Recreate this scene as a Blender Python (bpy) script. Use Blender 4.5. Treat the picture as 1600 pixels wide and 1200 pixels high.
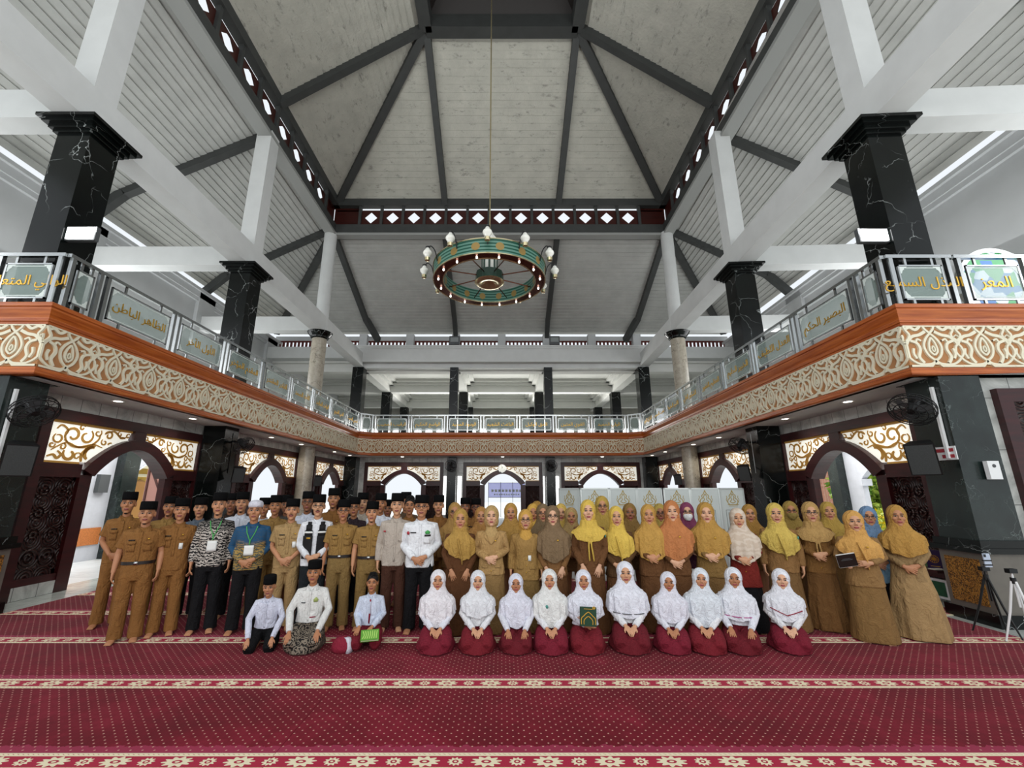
import bpy, bmesh, math, random
from mathutils import Vector, Matrix
import numpy as np

for _o in list(bpy.data.objects):
    bpy.data.objects.remove(_o)
S = bpy.context.scene
COL = S.collection
PI = math.pi
rnd = random.Random(7)

# ---------------------------------------------------------------- camera
cam_d = bpy.data.cameras.new('camera')
cam = bpy.data.objects.new('camera', cam_d)
COL.objects.link(cam)
CAM_H = 1.8
TILT = math.radians(14.03)
cam_d.sensor_width = 36.0
cam_d.lens = 668.0 / 1600.0 * 36.0
cam_d.shift_x = 0.01
cam.location = (0, 0, CAM_H)
cam.rotation_euler = (PI / 2 + TILT, 0, 0)
cam_d.clip_start = 0.05
S.camera = cam

# ---------------------------------------------------------------- world and view
S.view_settings.view_transform = 'Standard'
S.view_settings.look = 'None'
S.view_settings.gamma = 1
S.view_settings.use_curve_mapping = False
S.view_settings.exposure = 0.0
wd = bpy.data.worlds.new('sky')
S.world = wd
wd.use_nodes = True
_bg = wd.node_tree.nodes['Background']
_bg.inputs[0].default_value = (0.90, 0.95, 1.0, 1)
_bg.inputs[1].default_value = 1.0
S.cycles.max_bounces = 6
S.cycles.diffuse_bounces = 4
S.cycles.glossy_bounces = 3
S.cycles.transparent_max_bounces = 12
S.cycles.sample_clamp_indirect = 6.0
S.cycles.caustics_reflective = False
S.cycles.caustics_refractive = False


def light(name, kind, loc, energy, color=(1, 1, 1), size=1.0, size_y=None, target=None, spot=None):
    d = bpy.data.lights.new(name, kind)
    d.energy = energy
    d.color = color
    if kind == 'AREA':
        d.size = size
        if size_y:
            d.shape = 'RECTANGLE'
            d.size_y = size_y
    elif kind in ('POINT', 'SPOT'):
        d.shadow_soft_size = size
    if kind == 'SPOT' and spot:
        d.spot_size = spot
        d.spot_blend = 0.8
    o = bpy.data.objects.new(name, d)
    COL.objects.link(o)
    o.location = loc
    if target is not None:
        o.rotation_euler = (Vector(target) - Vector(loc)).to_track_quat('-Z', 'Y').to_euler()
    return o


# daylight through the open front of the hall and through the open galleries
light('front_daylight', 'AREA', (0, -5.0, 6.5), 800, (1, 0.985, 0.96), 15, 9, (0, 9, 7.0))
light('gallery_daylight', 'AREA', (-12.6, 11.0, 7.0), 560, (0.97, 0.99, 1), 16, 3, (-6, 11, 10.5))
light('gallery_daylight', 'AREA', (12.0, 11.0, 7.0), 560, (0.97, 0.99, 1), 16, 3, (6, 11, 10.5))
light('back_gallery_daylight', 'AREA', (0, 31.0, 6.0), 750, (1, 0.99, 0.96), 14, 2, (0, 24, 9))

_sd = bpy.data.lights.new('sun', 'SUN')
_sd.energy = 3.5
_sd.angle = 0.03
_sd.color = (1, 0.96, 0.88)
_so = bpy.data.objects.new('sun', _sd)
COL.objects.link(_so)
_so.rotation_euler = Vector((-0.35, -0.45, -1.0)).to_track_quat('-Z', 'Y').to_euler()

# ---------------------------------------------------------------- mesh helpers
RW = Matrix.Translation((8, 23, 0)) @ Matrix.Rotation(math.radians(-2.8), 4, 'Z') @ Matrix.Translation((-8, -23, 0))


def wing(side, p):
    """a point of one side wing, given as (distance from the axis, depth, height)"""
    if side == 'L':
        return Vector((-p[0], p[1], p[2]))
    if side == 'R':
        return RW @ Vector(p)
    return Vector(p)


class MB:
    def __init__(s):
        s.v, s.f, s.m = [], [], []

    def add(s, vs, fs, mi=0):
        n = len(s.v)
        s.v += [tuple(p) for p in vs]
        for f in fs:
            s.f.append(tuple(i + n for i in f))
            s.m.append(mi)
        return s

    def box(s, x0, x1, y0, y1, z0, z1, mi=0):
        vs = [(x0, y0, z0), (x1, y0, z0), (x1, y1, z0), (x0, y1, z0), (x0, y0, z1), (x1, y0, z1), (x1, y1, z1), (x0, y1, z1)]
        return s.add(vs, [(0, 3, 2, 1), (4, 5, 6, 7), (0, 1, 5, 4), (1, 2, 6, 5), (2, 3, 7, 6), (3, 0, 4, 7)], mi)

    def bar(s, a, b, w, h, up=(0, 0, 1), mi=0):
        """a straight square bar from a to b, w wide and h high about its axis"""
        a, b = Vector(a), Vector(b)
        d = (b - a).normalized()
        up = Vector(up)
        if abs(d.dot(up)) > 0.99:
            up = Vector((0, 1, 0))
        r = d.cross(up).normalized()
        u = r.cross(d).normalized()
        vs = []
        for p in (a, b):
            for q in ((-1, -1), (1, -1), (1, 1), (-1, 1)):
                vs.append(p + r * q[0] * w / 2 + u * q[1] * h / 2)
        return s.add(vs, [(0, 1, 2, 3), (7, 6, 5, 4), (0, 4, 5, 1), (1, 5, 6, 2), (2, 6, 7, 3), (3, 7, 4, 0)], mi)

    def tube(s, pts, r, n=8, mi=0, cap=True):
        pts = [Vector(p) for p in pts]
        rr = r if isinstance(r, (list, tuple)) else [r] * len(pts)
        k = len(s.v)
        prev = None
        for i, p in enumerate(pts):
            d = (pts[min(i + 1, len(pts) - 1)] - pts[max(i - 1, 0)])
            d = d.normalized() if d.length > 1e-9 else Vector((0, 0, 1))
            if prev is None:
                ref = Vector((0, 0, 1)) if abs(d.z) < 0.9 else Vector((1, 0, 0))
                x = d.cross(ref).normalized()
            else:
                x = (prev - d * prev.dot(d)).normalized()
            prev = x
            y = d.cross(x)
            ra = rr[i] if isinstance(rr[i], (list, tuple)) else (rr[i], rr[i])
            for j in range(n):
                a = 2 * PI * j / n
                s.v.append(tuple(p + x * math.cos(a) * ra[0] + y * math.sin(a) * ra[1]))
        for i in range(len(pts) - 1):
            for j in range(n):
                a, b = k + i * n + j, k + i * n + (j + 1) % n
                s.f.append((a, b, b + n, a + n)); s.m.append(mi)
        if cap:
            s.f.append(tuple(k + j for j in range(n))[::-1]); s.m.append(mi)
            e = k + (len(pts) - 1) * n
            s.f.append(tuple(e + j for j in range(n))); s.m.append(mi)
        return s

    def lathe(s, prof, c=(0, 0, 0), n=24, mi=0, axis='Z'):
        """profile [(r, z)] turned about the vertical through c"""
        k = len(s.v)
        for r, z in prof:
            for j in range(n):
                a = 2 * PI * j / n
                p = (math.cos(a) * r, math.sin(a) * r, z)
                if axis == 'Y':
                    p = (p[0], p[2], p[1])
                s.v.append((c[0] + p[0], c[1] + p[1], c[2] + p[2]))
        for i in range(len(prof) - 1):
            for j in range(n):
                a, b = k + i * n + j, k + i * n + (j + 1) % n
                s.f.append((a, b, b + n, a + n)); s.m.append(mi)
        return s

    def loft(s, rings, cap0=True, cap1=True, mi=0):
        k = len(s.v)
        n = len(rings[0])
        for rg in rings:
            s.v += [tuple(p) for p in rg]
        for i in range(len(rings) - 1):
            for j in range(n):
                a, b = k + i * n + j, k + i * n + (j + 1) % n
                s.f.append((a, b, b + n, a + n)); s.m.append(mi)
        if cap0:
            s.f.append(tuple(k + j for j in range(n))[::-1]); s.m.append(mi)
        if cap1:
            e = k + (len(rings) - 1) * n
            s.f.append(tuple(e + j for j in range(n))); s.m.append(mi)
        return s

    def prism(s, poly, fa, fb, mi=0):
        """polygon (list of 2-D points) between two mappings 2-D -> 3-D"""
        n = len(poly)
        k = len(s.v)
        s.v += [tuple(fa(p)) for p in poly] + [tuple(fb(p)) for p in poly]
        s.f.append(tuple(k + i for i in range(n))); s.m.append(mi)
        s.f.append(tuple(k + n + i for i in range(n))[::-1]); s.m.append(mi)
        for i in range(n):
            j = (i + 1) % n
            s.f.append((k + i, k + n + i, k + n + j, k + j)); s.m.append(mi)
        return s

    def ribbon(s, pts, w, fn, th=0.012, mi=0):
        """flat raised strip along 2-D points; fn((u, v), height) -> 3-D"""
        n = len(pts)
        ww = w if isinstance(w, (list, tuple)) else [w] * n
        k = len(s.v)
        for i in range(n):
            a, b = pts[max(i - 1, 0)], pts[min(i + 1, n - 1)]
            dx, dy = b[0] - a[0], b[1] - a[1]
            l = math.hypot(dx, dy) or 1e-9
            nx, ny = -dy / l * ww[i] / 2, dx / l * ww[i] / 2
            p = pts[i]
            l_, r_ = (p[0] + nx, p[1] + ny), (p[0] - nx, p[1] - ny)
            s.v += [tuple(fn(l_, 0)), tuple(fn(l_, th)), tuple(fn(r_, th)), tuple(fn(r_, 0))]
        for i in range(n - 1):
            a, b = k + 4 * i, k + 4 * i + 4
            for q in range(3):
                s.f.append((a + q, a + q + 1, b + q + 1, b + q)); s.m.append(mi)
        return s

    def build(s, name, mats, parent=None, side=None, smooth=False, world=False):
        if not isinstance(mats, (list, tuple)):
            mats = [mats]
        me = bpy.data.meshes.new(name)
        vs = [wing(side, p) for p in s.v] if side in ('L', 'R') else s.v
        if parent is not None and (side in ('L', 'R') or world):
            org = Vector(parent.location)
            pp = parent.parent
            while pp is not None:
                org = org + Vector(pp.location); pp = pp.parent
            vs = [Vector(p) - org for p in vs]
        me.from_pydata([tuple(p) for p in vs], [], s.f)
        for m in mats:
            me.materials.append(m)
        if len(mats) > 1:
            me.polygons.foreach_set('material_index', s.m)
        bm = bmesh.new(); bm.from_mesh(me)
        bmesh.ops.recalc_face_normals(bm, faces=bm.faces)
        bm.to_mesh(me); bm.free()
        if smooth:
            me.polygons.foreach_set('use_smooth', [True] * len(me.polygons))
        o = bpy.data.objects.new(name, me)
        COL.objects.link(o)
        if parent is not None:
            o.parent = parent
        return o


def smooth_path(pts, k=6):
    """Catmull-Rom through 2-D or 3-D points"""
    out = []
    n = len(pts)
    for i in range(n - 1):
        p0, p1, p2, p3 = pts[max(i - 1, 0)], pts[i], pts[i + 1], pts[min(i + 2, n - 1)]
        for j in range(k):
            t = j / k
            out.append(tuple(0.5 * ((2 * b) + (-a + c) * t + (2 * a - 5 * b + 4 * c - d) * t * t + (-a + 3 * b - 3 * c + d) * t ** 3)
                             for a, b, c, d in zip(p0, p1, p2, p3)))
    out.append(tuple(pts[-1]))
    return out


def thing(name, label, cat, loc=(0, 0, 0), group=None, rotz=0.0):
    o = bpy.data.objects.new(name, None)
    o.empty_display_size = 0.1
    COL.objects.link(o)
    o.location = loc
    o.rotation_euler = (0, 0, rotz)
    return tag(o, label, cat, group)


def tag(o, label, cat, group=None):
    o['label'] = label
    o['category'] = cat
    if group:
        o['group'] = group
    return o


def struct(o):
    o['kind'] = 'structure'
    return o


def copy_tree(o, parent=None):
    c = o.copy()
    COL.objects.link(c)
    if parent is not None:
        c.parent = parent
    for ch in list(o.children):
        copy_tree(ch, c)
    return c


# ---------------------------------------------------------------- materials
def lin(h):
    h = h.lstrip('#')
    r = [int(h[i:i + 2], 16) / 255 for i in (0, 2, 4)]
    return tuple(c / 12.92 if c <= 0.04045 else ((c + 0.055) / 1.055) ** 2.4 for c in r) + (1.0,)


MC = {}


class NT:
    def __init__(s, name):
        s.mat = bpy.data.materials.new(name)
        s.mat.use_nodes = True
        s.t = s.mat.node_tree
        s.b = s.t.nodes['Principled BSDF']
        s.out = s.t.nodes['Material Output']

    def n(s, typ, ins=None, **kw):
        nd = s.t.nodes.new(typ)
        for k, v in kw.items():
            setattr(nd, k, v)
        for k, v in (ins or {}).items():
            s.set(nd.inputs[k], v)
        return nd

    def set(s, inp, v):
        if isinstance(v, bpy.types.NodeSocket):
            s.t.links.new(v, inp)
        else:
            inp.default_value = v

    def mix(s, f, a, b, typ='MIX'):
        nd = s.t.nodes.new('ShaderNodeMix')
        nd.data_type = 'RGBA'
        nd.blend_type = typ
        s.set(nd.inputs[0], f); s.set(nd.inputs[6], a); s.set(nd.inputs[7], b)
        return nd.outputs[2]

    def math(s, op, a, b=0.0, c=0.0):
        nd = s.t.nodes.new('ShaderNodeMath')
        nd.operation = op
        s.set(nd.inputs[0], a); s.set(nd.inputs[1], b); s.set(nd.inputs[2], c)
        return nd.outputs[0]

    def ramp(s, f, stops, interp='LINEAR'):
        nd = s.t.nodes.new('ShaderNodeValToRGB')
        nd.color_ramp.interpolation = interp
        cr = nd.color_ramp
        while len(cr.elements) < len(stops):
            cr.elements.new(0.5)
        for e, (p, c) in zip(cr.elements, stops):
            e.position = p
            e.color = c if len(c) == 4 else tuple(c) + (1,)
        s.set(nd.inputs[0], f)
        return nd.outputs[0]

    def coord(s, kind='Object'):
        return s.t.nodes.new('ShaderNodeTexCoord').outputs[kind]

    def noise(s, vec, scale, detail=3.0, rough=0.55):
        nd = s.n('ShaderNodeTexNoise', {'Vector': vec, 'Scale': scale, 'Detail': detail, 'Roughness': rough})
        return nd.outputs[0]

    def bump(s, h, strength=0.3, dist=0.01):
        nd = s.n('ShaderNodeBump', {'Height': h, 'Strength': strength, 'Distance': dist})
        s.t.links.new(nd.outputs[0], s.b.inputs['Normal'])

    def base(s, c, rough=0.6, metal=0.0, spec=0.4):
        s.set(s.b.inputs['Base Color'], c)
        s.set(s.b.inputs['Roughness'], rough)
        s.set(s.b.inputs['Metallic'], metal)
        s.set(s.b.inputs['Specular IOR Level'], spec)
        return s.mat


def plain(name, hexc, rough=0.6, metal=0.0, spec=0.4, noise=0.0, nscale=6.0, bump=0.0, bscale=60.0):
    if name in MC:
        return MC[name]
    t = NT(name)
    c = lin(hexc)
    if noise or bump:
        co = t.coord()
    if noise:
        f = t.noise(co, nscale, 4)
        d = tuple(x * (1 - noise) for x in c[:3]) + (1,)
        l = tuple(min(1, x * (1 + noise * 0.6)) for x in c[:3]) + (1,)
        col = t.ramp(f, [(0.3, d), (0.7, l)])
    else:
        col = c
    t.base(col, rough, metal, spec)
    if bump:
        t.bump(t.noise(co, bscale, 2), bump, 0.01)
    MC[name] = t.mat
    return t.mat


def emit(name, hexc, strength):
    if name in MC:
        return MC[name]
    t = NT(name)
    c = lin(hexc)
    t.base(c, 0.5)
    t.b.inputs['Emission Color'].default_value = c
    t.b.inputs['Emission Strength'].default_value = strength
    MC[name] = t.mat
    return t.mat


def veined(name, basec, veinc, scale=1.2, width=0.02, rough=0.15, cloud=0.25, warp=0.5, spec=0.5, vmix=1.0):
    t = NT(name)
    co = t.coord()
    w = t.n('ShaderNodeTexNoise', {'Vector': co, 'Scale': scale * 1.7, 'Detail': 5.0})
    wv = t.n('ShaderNodeVectorMath', {0: w.outputs[1], 1: (warp, warp, warp)}, operation='MULTIPLY')
    av = t.n('ShaderNodeVectorMath', {0: co, 1: wv.outputs[0]}, operation='ADD')
    v = t.n('ShaderNodeTexVoronoi', {'Vector': av.outputs[0], 'Scale': scale}, feature='DISTANCE_TO_EDGE')
    vein = t.ramp(v.outputs[0], [(0.0, (1, 1, 1)), (width, (0, 0, 0))])
    fade = t.ramp(t.noise(co, scale * 1.3, 2), [(0.42, (0, 0, 0)), (0.62, (1, 1, 1))])
    vf = t.math('MULTIPLY', t.math('MULTIPLY', vein, fade), vmix)
    b = lin(basec)
    b1 = tuple(x * (1 - cloud) for x in b[:3]) + (1,)
    b2 = tuple(min(1, x * (1 + cloud)) for x in b[:3]) + (1,)
    bc = t.ramp(t.noise(co, scale * 2.5, 5), [(0.3, b1), (0.7, b2)])
    t.base(t.mix(vf, bc, lin(veinc)), rough, 0, spec)
    return t.mat


def wood(name, c1, c2, rough=0.35, scale=(0.6, 6, 14), spec=0.5, bump=0.05):
    t = NT(name)
    mp = t.n('ShaderNodeMapping', {'Vector': t.coord(), 'Scale': scale})
    f = t.noise(mp.outputs[0], 2.5, 5, 0.6)
    t.base(t.ramp(f, [(0.3, lin(c1)), (0.7, lin(c2))]), rough, 0, spec)
    if bump:
        t.bump(f, bump, 0.01)
    return t.mat


M_plaster = plain('white_plaster', '#c6c8c7', 0.75, noise=0.05, nscale=2.0, bump=0.08, bscale=25)
M_wallgrey = plain('gallery_plaster', '#bfc1c2', 0.8, noise=0.05, nscale=1.5)
M_ceil = plain('coffer_plaster', '#d6d6d2', 0.8, noise=0.03, nscale=2.0)
M_beam = plain('dark_grey_paint', '#3b3d3c', 0.6, noise=0.15, nscale=3.0)
M_band = plain('black_brown_paint', '#241f1d', 0.5, noise=0.1)
M_panelred = wood('red_brown_panel', '#2a0d0a', '#45160f', 0.4)
M_black = veined('black_marble', '#080c0b', '#cfd6d4', 1.25, 0.006, 0.2, 0.5, 0.6, spec=0.3, vmix=0.8)
M_blackl = veined('dark_green_marble', '#1b2422', '#8d9a97', 1.6, 0.006, 0.22, 0.45, 0.9, vmix=0.5)
M_round = veined('beige_marble', '#a79f90', '#5d564b', 3.2, 0.035, 0.25, 0.15, 0.45)
M_greytile = None


def tiles(name, basec, groutc, bw, bh, rough=0.2, vein=0.12, mort=0.006, axis='wall'):
    t = NT(name)
    co = t.coord()
    sx = t.n('ShaderNodeSeparateXYZ', {0: co})
    if axis == 'wall':
        u = t.math('ADD', sx.outputs[0], sx.outputs[1]); v = sx.outputs[2]
    else:
        u = sx.outputs[0]; v = sx.outputs[1]
    cb = t.n('ShaderNodeCombineXYZ', {0: u, 1: v, 2: 0.0})
    br = t.n('ShaderNodeTexBrick', {'Vector': cb.outputs[0], 'Scale': 1.0, 'Mortar Size': mort, 'Brick Width': bw, 'Row Height': bh,
                                    'Color1': (1, 1, 1, 1), 'Color2': (0.9, 0.9, 0.9, 1), 'Mortar': (0, 0, 0, 1)})
    br.offset = 0.0
    b = lin(basec)
    lo = tuple(x * (1 - vein) for x in b[:3]) + (1,)
    hi = tuple(min(1, x * (1 + vein)) for x in b[:3]) + (1,)
    w = t.n('ShaderNodeTexNoise', {'Vector': co, 'Scale': 1.3, 'Detail': 6.0, 'Roughness': 0.65, 'Distortion': 1.6})
    c = t.ramp(w.outputs[0], [(0.35, lo), (0.6, hi)])
    c2 = t.mix(1.0, c, br.outputs[0], 'MULTIPLY')
    c3 = t.mix(br.outputs[1], c2, lin(groutc))
    t.base(c3, rough, 0, 0.5)
    return t.mat


M_marblewall = tiles('pale_marble_cladding', '#b9bbb7', '#6e706e', 0.4, 0.8, 0.2, 0.25)
M_floor = tiles('pale_floor_tiles', '#c9cec8', '#8a8f8a', 0.6, 0.6, 0.12, 0.12, 0.004, 'floor')
M_outfloor = tiles('outdoor_tiles', '#d9dcdc', '#a6abac', 0.6, 0.6, 0.3, 0.08, 0.008, 'floor')
M_orange = wood('varnished_teak', '#8f3d12', '#c26a2a', 0.3, (0.5, 0.5, 9), 0.5)
M_frieze = plain('cream_carving', '#e2dcc4', 0.6, noise=0.05)
M_friezeb = plain('tan_backing', '#b07e52', 0.7, noise=0.1)
M_maroon = wood('maroon_timber', '#250709', '#3d0d0f', 0.35, (1, 1, 6))
M_amber = emit('amber_glass', '#a87e3a', 0.16)
M_amberd = plain('smoked_glass', '#6b5a45', 0.25)
M_whiteglass = emit('white_backlit_glass', '#f2f1e6', 0.55)
M_steel = plain('polished_steel', '#b9bcbc', 0.22, 1.0)
M_gold = plain('gold_leaf', '#d8a840', 0.3, 0.8)
M_blackplastic = plain('black_plastic', '#101112', 0.45)
M_greyplastic = plain('grey_plastic', '#4b4e50', 0.5)
M_whiteplastic = plain('white_plastic', '#e4e6e6', 0.4)
M_lamp = emit('lamp_glow', '#ffffff', 14.0)
M_spotglow = emit('spot_glow', '#fff6e6', 9.0)
M_opal = plain('opal_glass', '#dcdcd4', 0.25)


def glass(name, tint, op, rough=0.05):
    t = NT(name)
    t.base(lin(tint), rough, 0, 0.5)
    t.b.inputs['Alpha'].default_value = op
    return t.mat


M_pane = glass('tinted_pane', '#a9bcb6', 0.35)
M_frost = glass('frosted_edge', '#dfe8e4', 0.8, 0.4)


def roofmat(name, c, bumps):
    t = NT(name)
    co = t.coord()
    f = t.noise(co, 1.6, 6, 0.65)
    b = lin(c)
    col = t.ramp(f, [(0.3, tuple(x * 0.86 for x in b[:3])), (0.7, tuple(min(1, x * 1.06) for x in b[:3]))])
    if bumps > 0.3:            # flaking paint and dirt in streaks
        mp = t.n('ShaderNodeMapping', {'Vector': co, 'Scale': (1.2, 1.2, 5.0)})
        d = t.noise(mp.outputs[0], 1.8, 7, 0.75)
        col = t.mix(t.ramp(d, [(0.56, (0, 0, 0)), (0.66, (1, 1, 1))]), col, tuple(x * 0.55 for x in b[:3]) + (1,))
    t.base(col, 0.8, 0, 0.3)
    t.bump(t.noise(co, 9.0, 5, 0.7), bumps, 0.04)
    return t.mat


M_rooflow = roofmat('painted_boards', '#aeafab', 0.1)
M_roofup = roofmat('rough_painted_boards', '#b3b2a8', 0.6)


def carvedmat():
    t = NT('carved_wood')
    co = t.coord()
    sx = t.n('ShaderNodeSeparateXYZ', {0: co})
    cb = t.n('ShaderNodeCombineXYZ', {0: t.math('ADD', sx.outputs[0], sx.outputs[1]), 1: sx.outputs[2], 2: 0.0})
    v = t.n('ShaderNodeTexVoronoi', {'Vector': cb.outputs[0], 'Scale': 3.2, 'Randomness': 0.15}, feature='F1')
    w = t.math('SINE', t.math('MULTIPLY', v.outputs[0], 42.0))
    t.base(t.ramp(w, [(0.2, lin('#1d0908')), (0.8, lin('#3a1a14'))]), 0.4, 0, 0.5)
    t.bump(w, 0.6, 0.02)
    return t.mat


M_carved = carvedmat()
# ================================================================ the building
def carpetmat():
    t = NT('prayer_carpet')
    co = t.coord()
    sx = t.n('ShaderNodeSeparateXYZ', {0: co})
    x, y = sx.outputs[0], sx.outputs[1]
    M = t.math
    # dots, rows staggered
    P = 0.085
    row = M('FLOOR', M('DIVIDE', y, P / 2))
    off = M('MULTIPLY', M('MODULO', M('ADD', row, 1000.0), 2.0), P / 2)
    fx = M('SUBTRACT', M('MULTIPLY', M('FRACT', M('ADD', M('DIVIDE', M('ADD', x, off), P), 500.0)), P), P / 2)
    fy = M('SUBTRACT', M('MULTIPLY', M('FRACT', M('DIVIDE', y, P / 2)), P / 2), P / 4)
    r = M('SQRT', M('ADD', M('MULTIPLY', fx, fx), M('MULTIPLY', fy, fy)))
    dot = M('LESS_THAN', r, 0.0066)
    n1 = t.noise(co, 1.1, 5, 0.65)
    n2 = t.noise(co, 14.0, 3, 0.6)
    pile = t.ramp(M('ADD', M('MULTIPLY', n1, 0.8), M('MULTIPLY', n2, 0.2)), [(0.38, lin('#5a0412')), (0.52, lin('#6b081b')), (0.72, lin('#8a1a31'))])  # lighter pink patches put the sheen of the pile into its colour
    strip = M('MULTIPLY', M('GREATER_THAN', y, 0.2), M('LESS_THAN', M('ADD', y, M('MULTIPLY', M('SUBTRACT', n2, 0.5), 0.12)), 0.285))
    pile = t.mix(M('MULTIPLY', strip, 0.75), pile, lin('#9c3450'))  # paler strip: sheen of pile lying the other way, put into the colour
    body = t.mix(dot, pile, lin('#c79c8c'))
    # border: two cream cords and a row of flowers
    Q = 0.21
    k = M('FLOOR', M('DIVIDE', M('ADD', x, 210.0), Q))
    big = M('MODULO', k, 2.0)
    R = M('ADD', 0.046, M('MULTIPLY', big, 0.012))
    u = M('SUBTRACT', M('MULTIPLY', M('FRACT', M('DIVIDE', M('ADD', x, 210.0), Q)), Q), Q / 2)
    u = M('MULTIPLY', u, M('SUBTRACT', 0.85, M('MULTIPLY', big, 0.3)))
    v = M('SUBTRACT', y, 0.1)
    ang = M('ARCTAN2', v, u)
    rr = M('SQRT', M('ADD', M('MULTIPLY', u, u), M('MULTIPLY', v, v)))
    lim = M('MULTIPLY', R, M('ADD', 0.86, M('MULTIPLY', M('SINE', M('MULTIPLY', ang, 10.0)), 0.16)))
    fl = M('MULTIPLY', M('LESS_THAN', rr, lim), M('GREATER_THAN', M('ABSOLUTE', M('SUBTRACT', rr, 0.014)), 0.005))
    slant = M('LESS_THAN', M('ABSOLUTE', M('SUBTRACT', M('FRACT', M('ADD', M('DIVIDE', M('ADD', x, M('MULTIPLY', v, 0.9)), Q / 2), 0.5)), 0.5)), 0.05)
    slant = M('MULTIPLY', slant, 0.0)
    cord = M('GREATER_THAN', M('ABSOLUTE', v), 0.062)
    teeth = M('MULTIPLY', M('LESS_THAN', M('FRACT', M('DIVIDE', M('ADD', x, M('MULTIPLY', v, 1.5)), 0.035)), 0.3), M('LESS_THAN', M('ABSOLUTE', M('SUBTRACT', M('ABSOLUTE', v), 0.084)), 0.006))
    cream = M('MAXIMUM', M('MULTIPLY', cord, M('SUBTRACT', 1.0, M('MULTIPLY', teeth, 0.6))), fl)
    bcol = t.mix(cream, lin('#a5263f'), lin('#e6dcbb'))
    inb = M('LESS_THAN', y, 0.2)
    t.base(t.mix(inb, body, bcol), 0.95, 0, 0.15)
    t.b.inputs['Sheen Weight'].default_value = 0.12
    t.b.inputs['Sheen Roughness'].default_value = 0.4
    t.b.inputs['Sheen Tint'].default_value = (1, 0.55, 0.62, 1)
    t.bump(t.noise(co, 220.0, 2), 0.25, 0.004)
    return t.mat


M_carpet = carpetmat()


def bld_floor():
    mb = MB().box(-8.6, 8.4, -7, 23.6, -0.2, 0.0)
    struct(mb.build('floor', M_floor))
    mb = MB().box(-60, 60, -40, 80, -0.5, -0.22)
    struct(mb.build('ground', M_outfloor))
    mb = MB().box(-16, -8.6, 2, 30, -0.3, -0.06).box(8.4, 16, 2, 30, -0.3, -0.06).box(-8.6, 8.4, 23.6, 30, -0.3, -0.06)
    struct(mb.build('floor_corridor', M_outfloor))
    y0 = [2.12 + 1.22 * i for i in range(17)]
    names = ['nearest the front', 'second from the front', 'third from the front', 'fourth from the front']
    for i, y in enumerate(y0):
        xr = 6.5 if y < 7.0 else 7.0
        xl = -7.5 if 5 < y < 20 else -7.95
        spans = [(xl, -1.59), (-1.585, xr)] if i in (1, 2, 3) else [(xl, xr)]
        for j, (a, b) in enumerate(spans):
            y1 = y + 1.215
            mb = MB()
            hh = 0.014 + (0.002 if j else 0)
            if y < 7.4 < y1 and False:
                pass
            mb.box(a, b, 0, y1 - y, 0, hh)
            # right end of the row that reaches the corner pillar stops short of it
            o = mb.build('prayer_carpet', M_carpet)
            o.location = (0, y, 0)
            part = '' if len(spans) == 1 else (', piece left of the seam' if j == 0 else ', piece right of the seam')
            if i == 0:
                lb = 'red dotted prayer carpet strip along the bottom edge of the photo'
            elif i < 4:
                lb = 'red dotted prayer carpet, row ' + names[i][0:] + part
            else:
                lb = 'red prayer carpet under or behind the group, %s row from the front' % ['', '', '', '', 'fifth', 'sixth', 'seventh', 'eighth', 'ninth', 'tenth', 'eleventh', 'twelfth', 'thirteenth', 'fourteenth', 'fifteenth', 'sixteenth', 'last'][i]
            tag(o, lb, 'carpet', 'prayer carpets laid in rows')


bld_floor()

LXC, LXW = 7.85, 8.2          # column axis and inner wall face, measured from the hall axis
CY_ = [6.64, 11.95, 17.4, 22.9]
Z_CAP = 8.42


def square_column(side, lx, y, z0=0.0, mat=None, plinth=False, wide=0.6):
    w = wide / 2
    y1 = y + (0.16 if y < 7 else 0)
    mb = MB().box(lx - w, lx + w, y - w, y + w, z0, 3.52, 1 if y < 7 else 0).box(lx - w, lx + w, y1 - w, y1 + w, 3.52, Z_CAP - 0.25, 0)
    y = y1
    for k, (e, za, zb) in enumerate(([(0.05, -0.26, -0.2), (0.1, -0.2, -0.12), (0.17, -0.12, -0.06), (0.23, -0.06, 0.0)] if y < 20 else [(0.0, -0.26, 0.0)])):
        mb.box(lx - w - e, lx + w + e, y - w - e, y + w + e, Z_CAP + za, Z_CAP + zb, 0)
    o = struct(mb.build('column', [mat or M_black, M_blackl], side=side))
    return o


def round_column(side, lx, y):
    mb = MB()
    mb.lathe([(0.3, 0), (0.3, Z_CAP - 0.1)], (lx, y, 0), 28, 0)
    mb.lathe([(0.3, Z_CAP - 0.3), (0.36, Z_CAP - 0.26), (0.38, Z_CAP - 0.2), (0.48, Z_CAP - 0.08), (0.52, Z_CAP), (0.0, Z_CAP)], (lx, y, 0), 28, 1)
    mb.lathe([(0.27, Z_CAP), (0.27, 13.3), (0, 13.3)], (lx, y, 0), 28, 2)
    struct(mb.build('column', [M_round, M_black, M_plaster], side=side, smooth=False))


for sd in 'LR':
    for y in CY_[:2]:
        square_column(sd, LXC, y)
    round_column(sd, LXC, CY_[2])
for x in (-7.9, -2.62, 2.55, 7.8):
    square_column(None, x, 22.9, wide=0.46 if abs(x) < 5 else 0.6)

# dark plinths under the first pair of columns, with a gold lattice inset
M_goldpanel = None


def latticemat():
    t = NT('gold_lattice')
    co = t.coord()
    w = t.n('ShaderNodeTexNoise', {'Vector': co, 'Scale': 24.0, 'Detail': 2.0, 'Distortion': 2.5})
    t.base(t.ramp(w.outputs[0], [(0.44, lin('#4a2c0e')), (0.52, lin('#a8742a')), (0.62, lin('#b98336'))]), 0.4, 0.1)
    t.bump(w.outputs[0], 0.5, 0.02)
    return t.mat


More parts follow.
